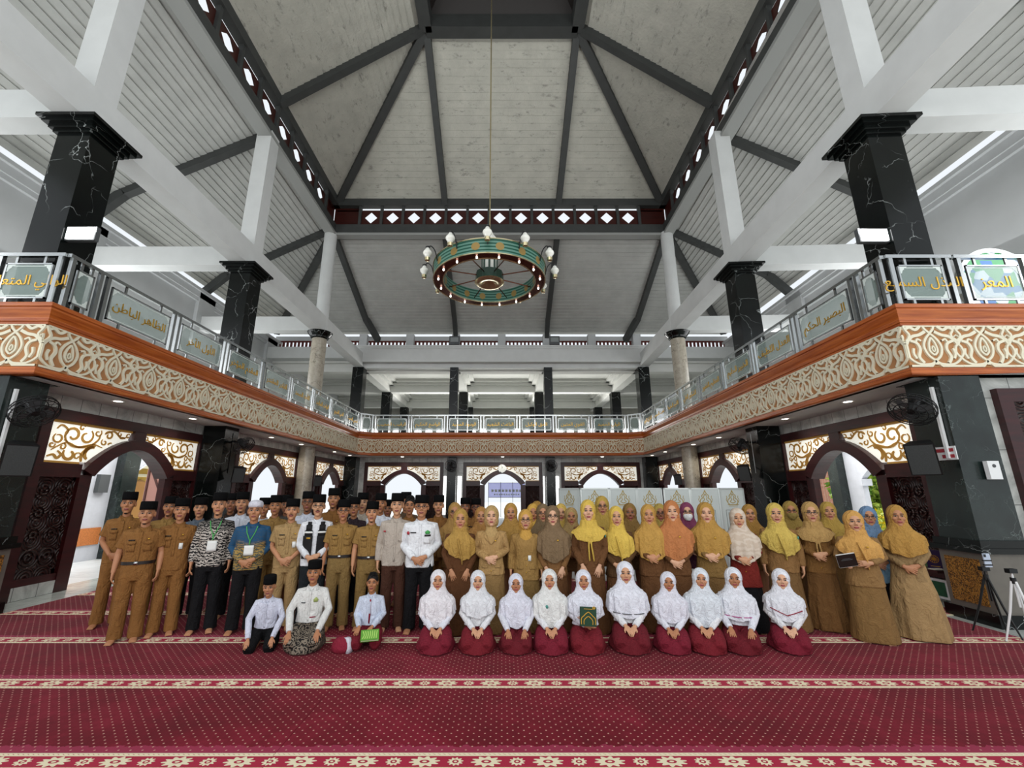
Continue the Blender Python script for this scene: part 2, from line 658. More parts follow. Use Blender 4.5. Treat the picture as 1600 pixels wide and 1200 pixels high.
M_goldpanel = latticemat()
M_plinth = plain('grey_stone', '#6f6a62', 0.35, noise=0.12)
for sd in 'LR':
    y, lx = CY_[0], LXC
    e = 0.33
    mb = MB()
    mb.box(lx - e, lx + 0.5, y - e, y + e, 0.16, 0.95, 0)
    mb.box(lx - e - 0.02, lx + 0.52, y - e - 0.02, y + e + 0.1, 0, 0.17, 1)
    mb.box(lx - e - 0.07, lx + 0.5, y - e - 0.07, y + e + 0.07, 0.95, 1.02, 1)
    mb.box(lx - e - 0.03, lx + 0.5, y - e - 0.03, y + e + 0.03, 1.02, 1.12, 1)
    root = struct(mb.build('column_plinth', [M_plinth, M_black], side=sd))
    MB().box(lx - e - 0.015, lx - e + 0.02, y - e + 0.08, y + e - 0.08, 0.25, 0.86).build('lattice_inset', M_goldpanel, root, side=sd)

# ---------------------------------------------------------------- arched doorways
DZ = 3.28


def arch_pts(hw, zs, za, n=10):
    """pointed ogee-like arch from (-hw, zs) over (0, za) to (hw, zs)"""
    out = []
    for i in range(n + 1):
        a = i / n
        u = -hw + hw * a
        z = zs + (za - zs) * math.sin(a * PI / 2) ** 0.85
        out.append((u, z))
    return out + [(-u, z) for u, z in out[-2::-1]]


def scroll_paths():
    """scrolling stems for one transom light: unit box u 0..1.78 (outer end to mullion), v 0..0.75"""
    P = []

    def spiral(cx, cy, r, a0, turns, d=1, k=16, r1=0.25):
        out = []
        for i in range(k + 1):
            t = i / k
            a = a0 + d * t * turns * 2 * PI
            q = r * (1 - (1 - r1) * t)
            out.append((cx + q * math.cos(a), cy + q * math.sin(a)))
        return out
    P.append((spiral(0.18, 0.43, 0.09, 2.2, 1.0, 1, r1=0.7), 0.035))
    P.append((spiral(0.45, 0.52, 0.17, -2.0, 1.1, -1, r1=0.35), 0.05))
    P.append((spiral(0.72, 0.52, 0.15, 1.0, 0.9, -1, r1=0.4), 0.045))
    P.append((smooth_path([(0.12, 0.6), (0.2, 0.68), (0.33, 0.6), (0.3, 0.48)], 5), 0.035))
    P.append((smooth_path([(0.1, 0.2), (0.35, 0.36), (0.6, 0.3), (0.9, 0.38), (1.15, 0.33), (1.4, 0.4)], 5), 0.035))
    P.append((smooth_path([(0.3, 0.42), (0.5, 0.3), (0.8, 0.33), (0.98, 0.48), (1.0, 0.6)], 5), 0.04))
    P.append((spiral(0.46, 0.15, 0.13, 2.6, 0.8, 1, r1=0.4), 0.06))
    P.append((spiral(0.88, 0.17, 0.16, 1.2, 0.75, 1, r1=0.45), 0.08))
    P.append((smooth_path([(0.72, 0.02), (0.7, 0.15), (0.8, 0.28), (0.95, 0.36)], 5), 0.07))
    P.append((spiral(1.2, 0.6, 0.1, 3.0, 1.1, -1, r1=0.3), 0.04))
    P.append((smooth_path([(1.1, 0.62), (1.3, 0.7), (1.5, 0.58), (1.62, 0.62)], 5), 0.04))
    P.append((spiral(1.28, 0.36, 0.1, 0.6, 1.0, 1, r1=0.5), 0.035))
    P.append((spiral(1.55, 0.5, 0.11, 2.5, 0.9, -1, r1=0.4), 0.035))
    P.append((smooth_path([(0.05, 0.08), (0.16, 0.12), (0.24, 0.06), (0.3, 0.13), (0.22, 0.2)], 5), 0.05))
    for cx, cy, r, a0, d in ((0.6, 0.68, 0.06, 0.5, 1), (0.3, 0.28, 0.07, 2.0, -1), (0.62, 0.12, 0.08, 0.2, 1), (1.05, 0.12, 0.08, 2.4, -1), (0.95, 0.62, 0.08, 0.9, -1), (1.45, 0.66, 0.06, 1.5, 1), (0.1, 0.3, 0.06, 0.4, -1), (1.12, 0.45, 0.07, 2.2, 1), (1.66, 0.64, 0.06, 0.0, 1)):
        P.append((spiral(cx, cy, r, a0, 1.0, d, r1=0.3), 0.03))
    return P


SCROLLS = scroll_paths()
door_no = [0]


def doorway(side, c, hw=2.13, back=None, hue=None):
    """c = depth of the door's middle along a side wall (side L/R), or its x on the back wall"""
    door_no[0] += 1
    fx = LXW

    def P(u, z, o=0.0):            # u along the wall, o towards the hall
        if side in ('L', 'R'):
            return (fx - o, c + u, z)
        return (c + u, 23.2 - o, z)
    sidearg = side if side in ('L', 'R') else None
    name = 'door_%d' % door_no[0]
    mb = MB()

    def pb(u0, u1, z0, z1, o0, o1, m=None):
        vs = [P(u, z, o) for o in (o0, o1) for (u, z) in ((u0, z0), (u1, z0), (u1, z1), (u0, z1))]
        (m or mb).add(vs, [(0, 1, 2, 3), (7, 6, 5, 4), (0, 4, 5, 1), (1, 5, 6, 2), (2, 6, 7, 3), (3, 7, 4, 0)])
    # outer frame
    pb(-hw, -hw + 0.18, 0, DZ, -0.1, 0.06); pb(hw - 0.18, hw, 0, DZ, -0.1, 0.06)
    pb(-hw + 0.18, hw - 0.18, DZ - 0.2, DZ, -0.1, 0.06)
    pb(-0.16, 0.16, 2.85, DZ - 0.2, -0.08, 0.05)
    # jambs and cross rail
    for sgn in (-1, 1):
        a, b = sorted((sgn * 0.95, sgn * 1.2)); pb(a, b, 0, 2.1, -0.1, 0.05)
        a, b = sorted((sgn * 1.2, sgn * (hw - 0.18))); pb(a, b, 2.05, 2.3, -0.1, 0.05)
        a, b = sorted((sgn * 1.2, sgn * (hw - 0.18))); pb(a, b, 0.22, 0.34, -0.08, 0.03)
    fr = struct(mb.build(name, M_maroon, side=sidearg))
    # arch
    mb = MB()
    ai = arch_pts(0.95, 2.08, 2.68)
    ao = arch_pts(1.2, 2.2, 2.9)
    n = len(ai)
    vs = []
    for o in (-0.22, 0.1):
        vs += [P(u, z, o) for u, z in ai] + [P(u, z, o) for u, z in ao]
    fs = []
    for i in range(n - 1):
        fs += [(i, i + 1, n + i + 1, n + i), (2 * n + i, 3 * n + i, 3 * n + i + 1, 2 * n + i + 1),
               (i, 2 * n + i, 2 * n + i + 1, i + 1), (n + i, n + i + 1, 3 * n + i + 1, 3 * n + i)]
    fs += [(0, n, 3 * n, 2 * n), (n - 1, 3 * n - 1, 4 * n - 1, 2 * n - 1)]
    mb.add(vs, fs)
    mb.build('arch', M_maroon, fr, side=sidearg)
    # backlit transom lights with scrolls
    for sgn in (-1, 1):
        poly = [(sgn * (hw - 0.18), 2.3), (sgn * (hw - 0.18), DZ - 0.2), (sgn * 0.16, DZ - 0.2)]
        poly += [(u, z) for u, z in ((sgn * abs(q[0]), q[1]) for q in ao[n // 2::-1]) if z > 2.3 and abs(u) >= 0.16]
        mb = MB().prism(poly, lambda p: P(p[0], p[1], -0.05), lambda p: P(p[0], p[1], -0.02))
        pane = mb.build('transom_light', M_whiteglass, fr, side=sidearg)
        # keep a strand only where it stays above the arch
        u0 = hw - 0.18 - 0.04

        def inside(p):
            uu = abs(p[0])
            if uu < 0.2 or uu > hw - 0.2:
                return False
            lim = 2.34 if uu > 1.2 else 2.2 + 0.7 * math.sin((1.2 - uu) / 1.2 * PI / 2) ** 0.85 + 0.05
            return lim < p[1] < DZ - 0.22
        mb = MB()
        for pth, w in SCROLLS:
            pts = [(sgn * (u0 - q[0]), 2.33 + q[1] * 0.98) for q in pth]
            run = []
            for p in pts + [None]:
                if p is not None and inside(p):
                    run.append(p)
                else:
                    if len(run) > 2:
                        k = len(run)
                        ww = [w * (0.45 + 0.55 * math.sin(PI * (i + 0.5) / k)) for i in range(k)]
                        mb.ribbon(run, ww, lambda q, h: P(q[0], q[1], -0.02 + h), 0.012)
                    run = []
        mb.build('scroll', M_amber, pane, side=sidearg)
        mb = MB()
        for za, zb in ((2.3, 2.34), (DZ - 0.245, DZ - 0.2)):
            a, b = sorted((sgn * (hw - 0.18), sgn * (1.22 if za < 2.5 else 0.16))); pb(a, b, za, zb, -0.02, -0.005, mb)
        mb.build('amber_band', M_amber, pane, side=sidearg)
        # carved fixed leaf
        mb = MB()
        a, b = sorted((sgn * 1.2, sgn * (hw - 0.18)))
        pb(a, b, 0.34, 2.05, -0.09, -0.05, mb)
        leaf = mb.build('leaf', M_carved, fr, side=sidearg)
        mb = MB()
        for (p, q, r_, s_) in ((a, a + 0.06, 0.34, 2.05), (b - 0.06, b, 0.34, 2.05), (a, b, 1.99, 2.05), (a, b, 0.34, 0.42)):
            pb(p, q, r_, s_, -0.06, -0.02, mb)
        cu = (a + b) / 2
        for kz in range(4):
            z = 0.68 + kz * 0.37
            for sx in (-0.16, 0.16):
                ring = [(cu + sx + 0.12 * math.cos(i * PI / 8), z + 0.12 * math.sin(i * PI / 8)) for i in range(17)]
                mb.ribbon(ring, 0.03, lambda q, h: P(q[0], q[1], -0.05 + h), 0.025)
                ring = [(cu + sx + 0.05 * math.cos(i * PI / 4), z + 0.05 * math.sin(i * PI / 4)) for i in range(9)]
                mb.ribbon(ring, 0.03, lambda q, h: P(q[0], q[1], -0.05 + h), 0.03)
        mb.build('carving', M_carved, leaf, side=sidearg)
    return fr


for sd in 'LR':
    for c, hw in ((9.65, 2.13), (15.35, 2.1), (20.9, 1.95)):
        doorway(sd, c, hw)
for c in (-5.2, 0.05, 5.25):
    doorway('B', c, 2.1)

# ---------------------------------------------------------------- ground-floor walls, pale marble
ZS = 3.53


def wallpiece(mb, side, a, b, z0, z1, t=0.12):
    if side in ('L', 'R'):
        mb.box(LXW - 0.005, LXW + t, a, b, z0, z1)
    else:
        mb.box(a, b, 23.195, 23.2 + t, z0, z1)


for sd, nm in (('L', 'wall_left'), ('R', 'wall_right')):
    mb = MB()
    edges = [(6.6, 9.65 - 2.13), (9.65 + 2.13, 15.35 - 2.1), (15.35 + 2.1, 20.9 - 1.95), (20.9 + 1.95, 23.2)]
    for a, b in edges:
        wallpiece(mb, sd, a, b, 0, DZ)
    wallpiece(mb, sd, 6.6, 23.2, DZ, 4.4)
    for c, hw in ((9.65, 2.13), (15.35, 2.1), (20.9, 1.95)):
        for s_ in (-1, 1):
            a, b = sorted((c + s_ * 1.2, c + s_ * hw)); mb.box(LXW - 0.04, LXW + 0.1, a, b, 0, 0.22)
    # the return facing the camera beside the corner pillar
    mb.box(8.1, 13.5, 6.5, 6.65, 0, 3.52)
    struct(mb.build(nm, M_marblewall, side=sd))
mb = MB()
for a, b in ((-8.3, -7.3), (-3.1, -2.05), (2.15, 3.15), (7.35, 8.3)):
    wallpiece(mb, 'B', a, b, 0, DZ)
wallpiece(mb, 'B', -8.3, 8.3, DZ, 4.4)
struct(mb.build('wall_back', M_marblewall))

mb = MB().box(8.42, 8.62, 6.4, 6.52, 0, 3.33).box(8.62, 10.6, 6.4, 6.52, 3.12, 3.33).box(8.62, 10.6, 6.44, 6.52, 2.0, 2.2)
dr_ = struct(mb.build('door_10', M_maroon, side='R'))
MB().box(8.62, 10.6, 6.46, 6.5, 0, 3.12).build('leaf', M_carved, dr_, side='R')

# ---------------------------------------------------------------- balcony: soffit, carved band, cornice
def Rp(x, y):
    p = RW @ Vector((x, y, 0))
    return (p.x, p.y)


_rc = Rp(7.1, 6.25)
PATH = [(-12.5, 6.25), (-7.1, 6.25), (-7.1, 21.3), (-6.6, 21.8), (6.45, 21.8), Rp(7.1, 21.3), _rc, (12.0, _rc[1] - 0.0)]


def offset_path(path, o):
    """path moved by o towards the hall"""
    out = []
    n = len(path)
    for i in range(n):
        ns = []
        for a, b in ((i - 1, i), (i, i + 1)):
            if a < 0 or b >= n:
                continue
            dx, dy = path[b][0] - path[a][0], path[b][1] - path[a][1]
            l = math.hypot(dx, dy)
            ns.append((dy / l, -dx / l))
        if len(ns) == 1:
            m = ns[0]; k = 1
        else:
            m = (ns[0][0] + ns[1][0], ns[0][1] + ns[1][1])
            l = math.hypot(*m)
            m = (m[0] / l, m[1] / l)
            k = 1 / max(0.3, m[0] * ns[0][0] + m[1] * ns[0][1])
        out.append((path[i][0] + m[0] * o * k, path[i][1] + m[1] * o * k))
    return out


def sweep(prof, path):
    mb = MB()
    rows = [[(x, y, z) for x, y in offset_path(path, o)] for o, z in prof]
    n = len(path)
    k = 0
    for r in rows:
        mb.v += r
    for i in range(len(rows) - 1):
        for j in range(n - 1):
            mb.f.append((i * n + j, i * n + j + 1, (i + 1) * n + j + 1, (i + 1) * n + j)); mb.m.append(0)
    return mb


ZB0, ZB1, ZB2, ZB3 = 3.53, 3.66, 4.36, 4.69
struct(sweep([(-0.2, ZB0), (-0.02, ZB0), (0.0, ZB0 + 0.02), (0.0, ZB0 + 0.06), (-0.03, ZB0 + 0.075), (-0.03, ZB1 - 0.02), (-0.06, ZB1), (-0.2, ZB1)], PATH).build('trim_1', M_orange))
band = struct(sweep([(-0.2, ZB1), (-0.08, ZB1), (-0.08, ZB2), (-0.2, ZB2)], PATH).build('wall_balcony', M_friezeb))
struct(sweep([(-0.2, ZB2 - 0.01), (-0.05, ZB2 - 0.01), (-0.05, ZB2 + 0.03), (-0.025, ZB2 + 0.035), (-0.025, ZB2 + 0.06), (-0.035, ZB2 + 0.07), (-0.035, ZB2 + 0.10),
              (-0.01, ZB2 + 0.15), (0.02, ZB2 + 0.22), (0.02, ZB2 + 0.25), (0.045, ZB2 + 0.26), (0.045, ZB3 - 0.02), (0.03, ZB3), (-0.35, ZB3)], PATH).build('trim_2', M_orange))


def frieze_unit():
    R = []
    S_ = lambda pts, w=0.062, k=5: R.append((smooth_path(pts, k), w))
    for m in (1, -1):
        X = lambda pts: [(m * u, v) for u, v in pts]
        S_(X([(0.0, 0.15), (0.12, 0.28), (0.17, 0.48), (0.11, 0.66), (0.0, 0.8), (-0.08, 0.9), (-0.11, 0.99)]), 0.06)
        S_(X([(0.0, 0.28), (0.075, 0.38), (0.06, 0.56), (0.0, 0.7)]), 0.05)
        S_(X([(0.0, 0.15), (0.1, 0.08), (0.3, 0.07), (0.42, 0.13), (0.5, 0.22), (0.57, 0.34), (0.55, 0.48), (0.5, 0.54)]), 0.055)
        S_(X([(0.09, 0.84), (0.22, 0.76), (0.36, 0.72), (0.46, 0.62), (0.5, 0.54)]), 0.085)
        S_(X([(0.24, 0.1), (0.31, 0.24), (0.26, 0.42), (0.3, 0.56), (0.42, 0.62)]), 0.075)
        S_(X([(0.5, 0.97), (0.46, 0.86), (0.41, 0.76), (0.45, 0.66), (0.5, 0.6)]), 0.055)
        S_(X([(0.17, 0.97), (0.27, 0.88), (0.38, 0.94), (0.46, 0.9)]), 0.08)
        S_(X([(0.2, 0.62), (0.27, 0.66), (0.3, 0.6)]), 0.05)
        S_(X([(0.36, 0.2), (0.4, 0.32), (0.38, 0.44)]), 0.06)
        R.append((X([(0.03, 0.12), (0.1, 0.03), (0.5, 0.03)]), 0.06))
        R.append((X([(0.0, 0.975), (0.5, 0.975)]), 0.05))
    R.append(([(0, 0.06), (0, 0.2)], 0.09))
    R.append((smooth_path([(-0.03, 0.42), (0.0, 0.5), (0.03, 0.42), (0, 0.36), (-0.03, 0.42)], 3), 0.03))
    R.append(([(0.44, 0.7), (0.5, 0.76), (0.56, 0.7), (0.5, 0.64), (0.44, 0.7)], 0.03))
    return R


FRZ = frieze_unit()
fp = offset_path(PATH, -0.08)
for si in range(len(fp) - 1):
    a, b = Vector((*fp[si], 0)), Vector((*fp[si + 1], 0))
    L = (b - a).length
    d = (b - a).normalized()
    nn = Vector((d.y, -d.x, 0))
    n_u = max(1, round(L / 0.82))
    pitch = L / n_u
    mb = MB()
    for q in range(n_u):
        for fi, (pts, w) in enumerate(FRZ):
            pp = [((q + 0.5 + u) * pitch, v * 0.70) for u, v in pts]
            pp = [(min(max(u, 0), L), v) for u, v in pp]
            mb.ribbon(pp, w * 0.56, lambda t_, h: a + d * t_[0] + nn * h + Vector((0, 0, ZB1 + t_[1])), 0.026 + 0.0007 * (fi % 9))
    mb.build('carving', M_frieze, band)

# slab and soffit under the gallery
mb = MB()
mb.add([(-12.5, 6.4, ZB0), (-7.2, 6.4, ZB0), (-7.2, 21.2, ZB0), (-6.6, 21.85, ZB0), (6.4, 21.85, ZB0), (*Rp(7.2, 21.2), ZB0), (*Rp(7.2, 6.4), ZB0), (12.0, 5.6, ZB0),
        (13, 24, ZB0), (-13, 24, ZB0)], [(0, 1, 2, 9), (2, 3, 9), (3, 4, 8, 9), (4, 5, 8), (5, 6, 7, 8)])
struct(mb.build('ceiling_soffit', M_wallgrey))
mb = MB()
z = ZB3 - 0.03
mb.add([(-13.3, 6.4, z), (-7.2, 6.4, z), (-7.2, 21.2, z), (-6.6, 21.85, z), (6.4, 21.85, z), (*Rp(7.2, 21.2), z), (*Rp(7.2, 6.4), z), (13.3, 6.0, z),
        (13.3, 36, z), (-13.3, 36, z)], [(0, 1, 2, 9), (2, 3, 9), (3, 4, 8, 9), (4, 5, 8), (5, 6, 7, 8)])
struct(mb.build('floor_gallery', M_floor))

# ---------------------------------------------------------------- white beams and posts on the columns
ZBT = 9.12
for sd, nm in (('L', 'beam_left'), ('R', 'beam_right')):
    mb = MB().box(LXC - 0.25, LXC + 0.25, -4, 22.4, Z_CAP, ZBT)
    struct(mb.build('longitudinal_beam', M_plaster, side=sd))
    for y in CY_[:3]:
        struct(MB().box(LXC + 0.25, 13.1, y - 0.2, y + 0.2, Z_CAP + 0.05, ZBT - 0.02).build('cross_beam', M_plaster, side=sd))
    for y in CY_[:2]:
        struct(MB().box(LXC - 0.24, LXC + 0.24, y - 0.24, y + 0.24, ZBT, 13.4).build('post_column', M_plaster, side=sd))
mb = MB().box(-8.3, 8.3, 22.3, 23.3, 8.62, 9.45).box(-8.3, 8.3, 22.2, 23.3, 9.45, 9.55).box(-8.3, 8.3, 22.25, 23.3, 9.36, 9.45)
mb.box(-13.2, -8.3, 22.5, 23.3, 8.9, 9.55).box(8.3, 13.2, 22.5, 23.3, 8.9, 9.55)
struct(mb.build('back_beam', M_plaster))
mb = MB().box(-8.0, 8.0, 22.72, 23.1, 8.4, 8.62)
struct(mb.build('lintel_beam', M_plaster))
# perforated strip of little arches and top wall under the eaves
mb = MB().box(-13.2, 13.2, 23.6, 23.8, 10.3, 10.56)
for x in (-8, -5.3, -2.65, 0, 2.6, 5.2, 7.8):
    mb.box(x - 0.22, x + 0.22, 23.3, 23.75, 9.5, 10.6)
struct(mb.build('wall_eaves', M_wallgrey))
mb = MB()
k = 0
x = -13.0
while x < 13.0:
    mb.box(x, x + 0.1, 23.62, 23.72, 9.5, 10.24)
    mb.box(x, x + 0.22, 23.62, 23.72, 10.22, 10.3)
    x += 0.22
struct(mb.build('trim_3', plain('red_brown_paint', '#5a2018', 0.6)))

# outer walls of the galleries, up to the eaves
for sd, nm in (('L', 'wall_outer_left'), ('R', 'wall_outer_right')):
    mb = MB().box(13.1, 13.3, 5.5, 36, 4.6, 10.1).box(13.0, 13.1, 5.5, 24, 9.7, 9.85).box(12.95, 13.1, 5.5, 24, 9.85, 10.1).box(12.85, 13.1, 5.5, 24, 10.1, 10.22)
    for y in (6.35, 11.95, 17.4, 22.9, 29, 35):
        mb.box(12.95, 13.35, y - 0.5, y + 0.5, 4.6, 10.1)
    struct(mb.build(nm, M_wallgrey, side=sd))
# coffered ceiling of the back gallery
ZC = 8.55
mb = MB()
mb.box(-13.2, 13.2, 23.3, 37, ZC + 0.6, ZC + 0.7)
for x in (-7.9, -2.62, 2.55, 7.8):
    mb.box(x - 0.25, x + 0.25, 23.3, 36, ZC - 0.2, ZC + 0.6)
    mb.box(x - 0.5, x + 0.5, 23.3, 36, ZC + 0.25, ZC + 0.6).box(x - 0.75, x + 0.75, 23.3, 36, ZC + 0.42, ZC + 0.6)
for y in (23.6, 28.8, 34.2):
    mb.box(-13.2, 13.2, y - 0.25, y + 0.25, ZC - 0.2, ZC + 0.6)
    mb.box(-13.2, 13.2, y - 0.5, y + 0.5, ZC + 0.25, ZC + 0.6).box(-13.2, 13.2, y - 0.8, y + 0.8, ZC + 0.42, ZC + 0.6)
struct(mb.build('ceiling_gallery', M_ceil))
# far wall of the back gallery with a row of lit arched windows
mb = MB()
mb.box(-13.2, 13.2, 36, 36.3, 6.95, 9.2).box(-13.2, 13.2, 36, 36.3, 4.6, 5.4)
struct(mb.build('wall_gallery_back', plain('pale_stone', '#a9a79f', 0.6, noise=0.1)))
wn = 0
M_whiteglow = emit('window_and_strip_glow', '#ffffff', 2.2)
for x in [-12.6 + 0.92 * i for i in range(28)]:
    wn += 1
    near = any(abs(x + 0.3 - c) < 0.55 for c in (-7.9, -2.62, 2.55, 7.8, 0))
    pts = [(x - 0.3, 5.4), (x + 0.3, 5.4), (x + 0.3, 6.5)] + [(x + 0.3 * math.cos(a * PI / 8), 6.5 + 0.36 * math.sin(a * PI / 8)) for a in range(1, 8)] + [(x - 0.3, 6.5)]
    mb = MB().prism(pts, lambda p: (p[0], 36.05, p[1]), lambda p: (p[0], 36.1, p[1]))
    struct(mb.build('window_%d' % wn, M_whiteglow))
mb = MB()
x = -12.6
for i in range(28):
    mb.box(x + 0.3, x + 0.62, 35.98, 36.12, 5.4, 6.95)
    x += 0.92
struct(mb.build('trim_4', M_ceil))
for x in (-7.9, -2.62, 2.55, 7.8):
    for y in (28.8, 34.2):
        struct(MB().box(x - 0.3, x + 0.3, y - 0.3, y + 0.3, ZB3, ZC - 0.2).build('gallery_column', M_black))

# ---------------------------------------------------------------- roofs
BL, BR, BY0, BY1 = -7.75, 7.55, 1.4, 17.45      # band rectangle
ZBB, ZBT_ = 13.35, 15.1
RC, RR, RZ = Vector((0.0, 9.4, 0)), 2.8, 18.7   # apex ring
EL, ER, EY1, EZ = -13.4, 13.2, 23.75, 10.75
EY0 = -4.0


def boards(name, a0, a1, b0, b1, nb, lap, mat):
    """boarded slope between the lower edge a0-a1 and the upper edge b0-b1, each board lapped over the next"""
    a0, a1, b0, b1 = map(Vector, (a0, a1, b0, b1))
    nrm = (a1 - a0).cross(b0 - a0).normalized()
    if nrm.z > 0:
        nrm = -nrm
    mb = MB()
    for i in range(nb):
        t0, t1 = i / nb, (i + 1) / nb
        p, q = a0.lerp(b0, t0), a1.lerp(b1, t0)
        r, s_ = a0.lerp(b0, t1), a1.lerp(b1, t1)
        k = len(mb.v)
        mb.v += [tuple(p), tuple(q), tuple(s_ + nrm * lap), tuple(r + nrm * lap), tuple(r), tuple(s_)]
        mb.f += [(k, k + 1, k + 2, k + 3), (k + 3, k + 2, k + 5, k + 4)]
        mb.m += [0, 0]
    return struct(mb.build(name, mat))


zt = 13.7
boards('ceiling_lower_back', (EL, EY1, EZ), (ER, EY1, EZ), (BL, BY1, zt), (BR, BY1, zt), 30, 0.03, M_rooflow)
boards('ceiling_lower_left', (EL, EY0, EZ), (EL, EY1, EZ), (BL, BY0, zt), (BL, BY1, zt), 28, 0.03, M_rooflow)
boards('ceiling_lower_right', (ER - 1.0, EY0, EZ), (ER, EY1, EZ), (BR - 0.8, BY0, zt), (BR, BY1, zt), 28, 0.03, M_rooflow)
BRn = BR - 0.45
zu = 15.0
boards('ceiling_upper_back', (BL, BY1, zu), (BR, BY1, zu), (-RR, 9.4 + RR, RZ), (RR, 9.4 + RR, RZ), 24, 0.035, M_roofup)
boards('ceiling_upper_left', (BL, BY0, zu), (BL, BY1, zu), (-RR, 9.4 - RR, RZ), (-RR, 9.4 + RR, RZ), 24, 0.035, M_roofup)
boards('ceiling_upper_right', (BRn, BY0, zu), (BR, BY1, zu), (RR, 9.4 - RR, RZ), (RR, 9.4 + RR, RZ), 24, 0.035, M_roofup)
# ring and dark lantern above
mb = MB()
z0, z1 = RZ - 0.45, RZ + 0.15
for sx in (-1, 1):
    mb.box(sx * RR - 0.22, sx * RR + 0.22, 9.4 - RR, 9.4 + RR, z0, z1)
mb.box(-RR, RR, 9.4 + RR - 0.22, 9.4 + RR + 0.22, z0, z1).box(-RR, RR, 9.4 - RR - 0.22, 9.4 - RR + 0.22, z0, z1)
struct(mb.build('ring_beam', M_beam))
mb = MB().add([(-RR, 9.4 - RR, RZ + .1), (RR, 9.4 - RR, RZ + .1), (RR, 9.4 + RR, RZ + .1), (-RR, 9.4 + RR, RZ + .1), (0, 9.4, 22.5)], [(0, 1, 4), (1, 2, 4), (2, 3, 4), (3, 0, 4)])
struct(mb.build('ceiling_lantern', M_band))


def rafter(a, b, w=0.26, h=0.34, bend=None, side_up=(0, 0, 1)):
    mb = MB().bar(a, b, w, h)
    if bend is not None:
        mb.bar(b, bend, w, h)
    struct(mb.build('rafter_beam', M_beam))


dn = Vector((0, 0, -0.12))
yb = 9.4 + RR
# upper slopes: hips and two rafters on each face
for sx, bx in ((-1, BL), (1, BR)):
    rafter(Vector((sx * RR, yb, RZ)) + dn, Vector((bx, BY1, zu)) + dn * 0.5, 0.3, 0.4)
    rafter(Vector((sx * RR, yb, RZ)) + dn, Vector((sx * RR * 0.95, BY1, zu)) + dn, 0.26, 0.3)
    rafter(Vector((sx * RR, yb, RZ)) + dn, Vector((bx - (0.2 if sx > 0 else 0), 12.05, zu)) + dn, 0.26, 0.34)
    rafter(Vector((sx * RR, 9.4 - RR, RZ)) + dn, Vector((bx - (0.35 if sx > 0 else 0), 6.6, zu)) + dn, 0.26, 0.34)


def lowpt(face, s, t):
    """point on a lower slope: s along the eave, t 0 at the eave .. 1 at the band"""
    if face == 'B':
        return Vector((s * (1 - t) + s * t, EY1 + (BY1 - EY1) * t, EZ + (zt - EZ) * t))
    if face == 'L':
        return Vector((EL + (BL - EL) * t, s, EZ + (zt - EZ) * t))
    e = ER - 1.0 * max(0, (EY1 - s)) / (EY1 - EY0)
    b = BR - 0.5 * max(0, (BY1 - s)) / (BY1 - BY0)
    return Vector((e + (b - e) * t, s, EZ + (zt - EZ) * t))


for s_ in (-2.66, 2.6):
    rafter(lowpt('B', s_, 0.98) + dn, lowpt('B', s_, 0.2) + dn, 0.24, 0.3, lowpt('B', s_, 0.02) + Vector((0, 0, -0.55)))
for fc in 'LR':
    for s_ in (6.4, 12.0, 17.4):
        rafter(lowpt(fc, s_, 0.98) + dn, lowpt(fc, s_, 0.2) + dn, 0.24, 0.3, lowpt(fc, s_, 0.02) + Vector((0, 0, -0.6)))
for (bx, ex) in ((BL, EL), (BR, ER)):
    a, b = Vector((bx, BY1, zt)), Vector((ex, EY1, EZ))
    rafter(a + dn, a.lerp(b, 0.95) + dn, 0.3, 0.36)
    sx = -1 if bx < 0 else 1
    rafter(Vector((bx + 0.1 * sx, BY1 + 0.1, zt)) + dn, lowpt('B', sx * 7.9 * 0.97, 0.2) + dn, 0.26, 0.32, lowpt('B', sx * 7.2, 0.02) + Vector((0, 0, -0.5)))

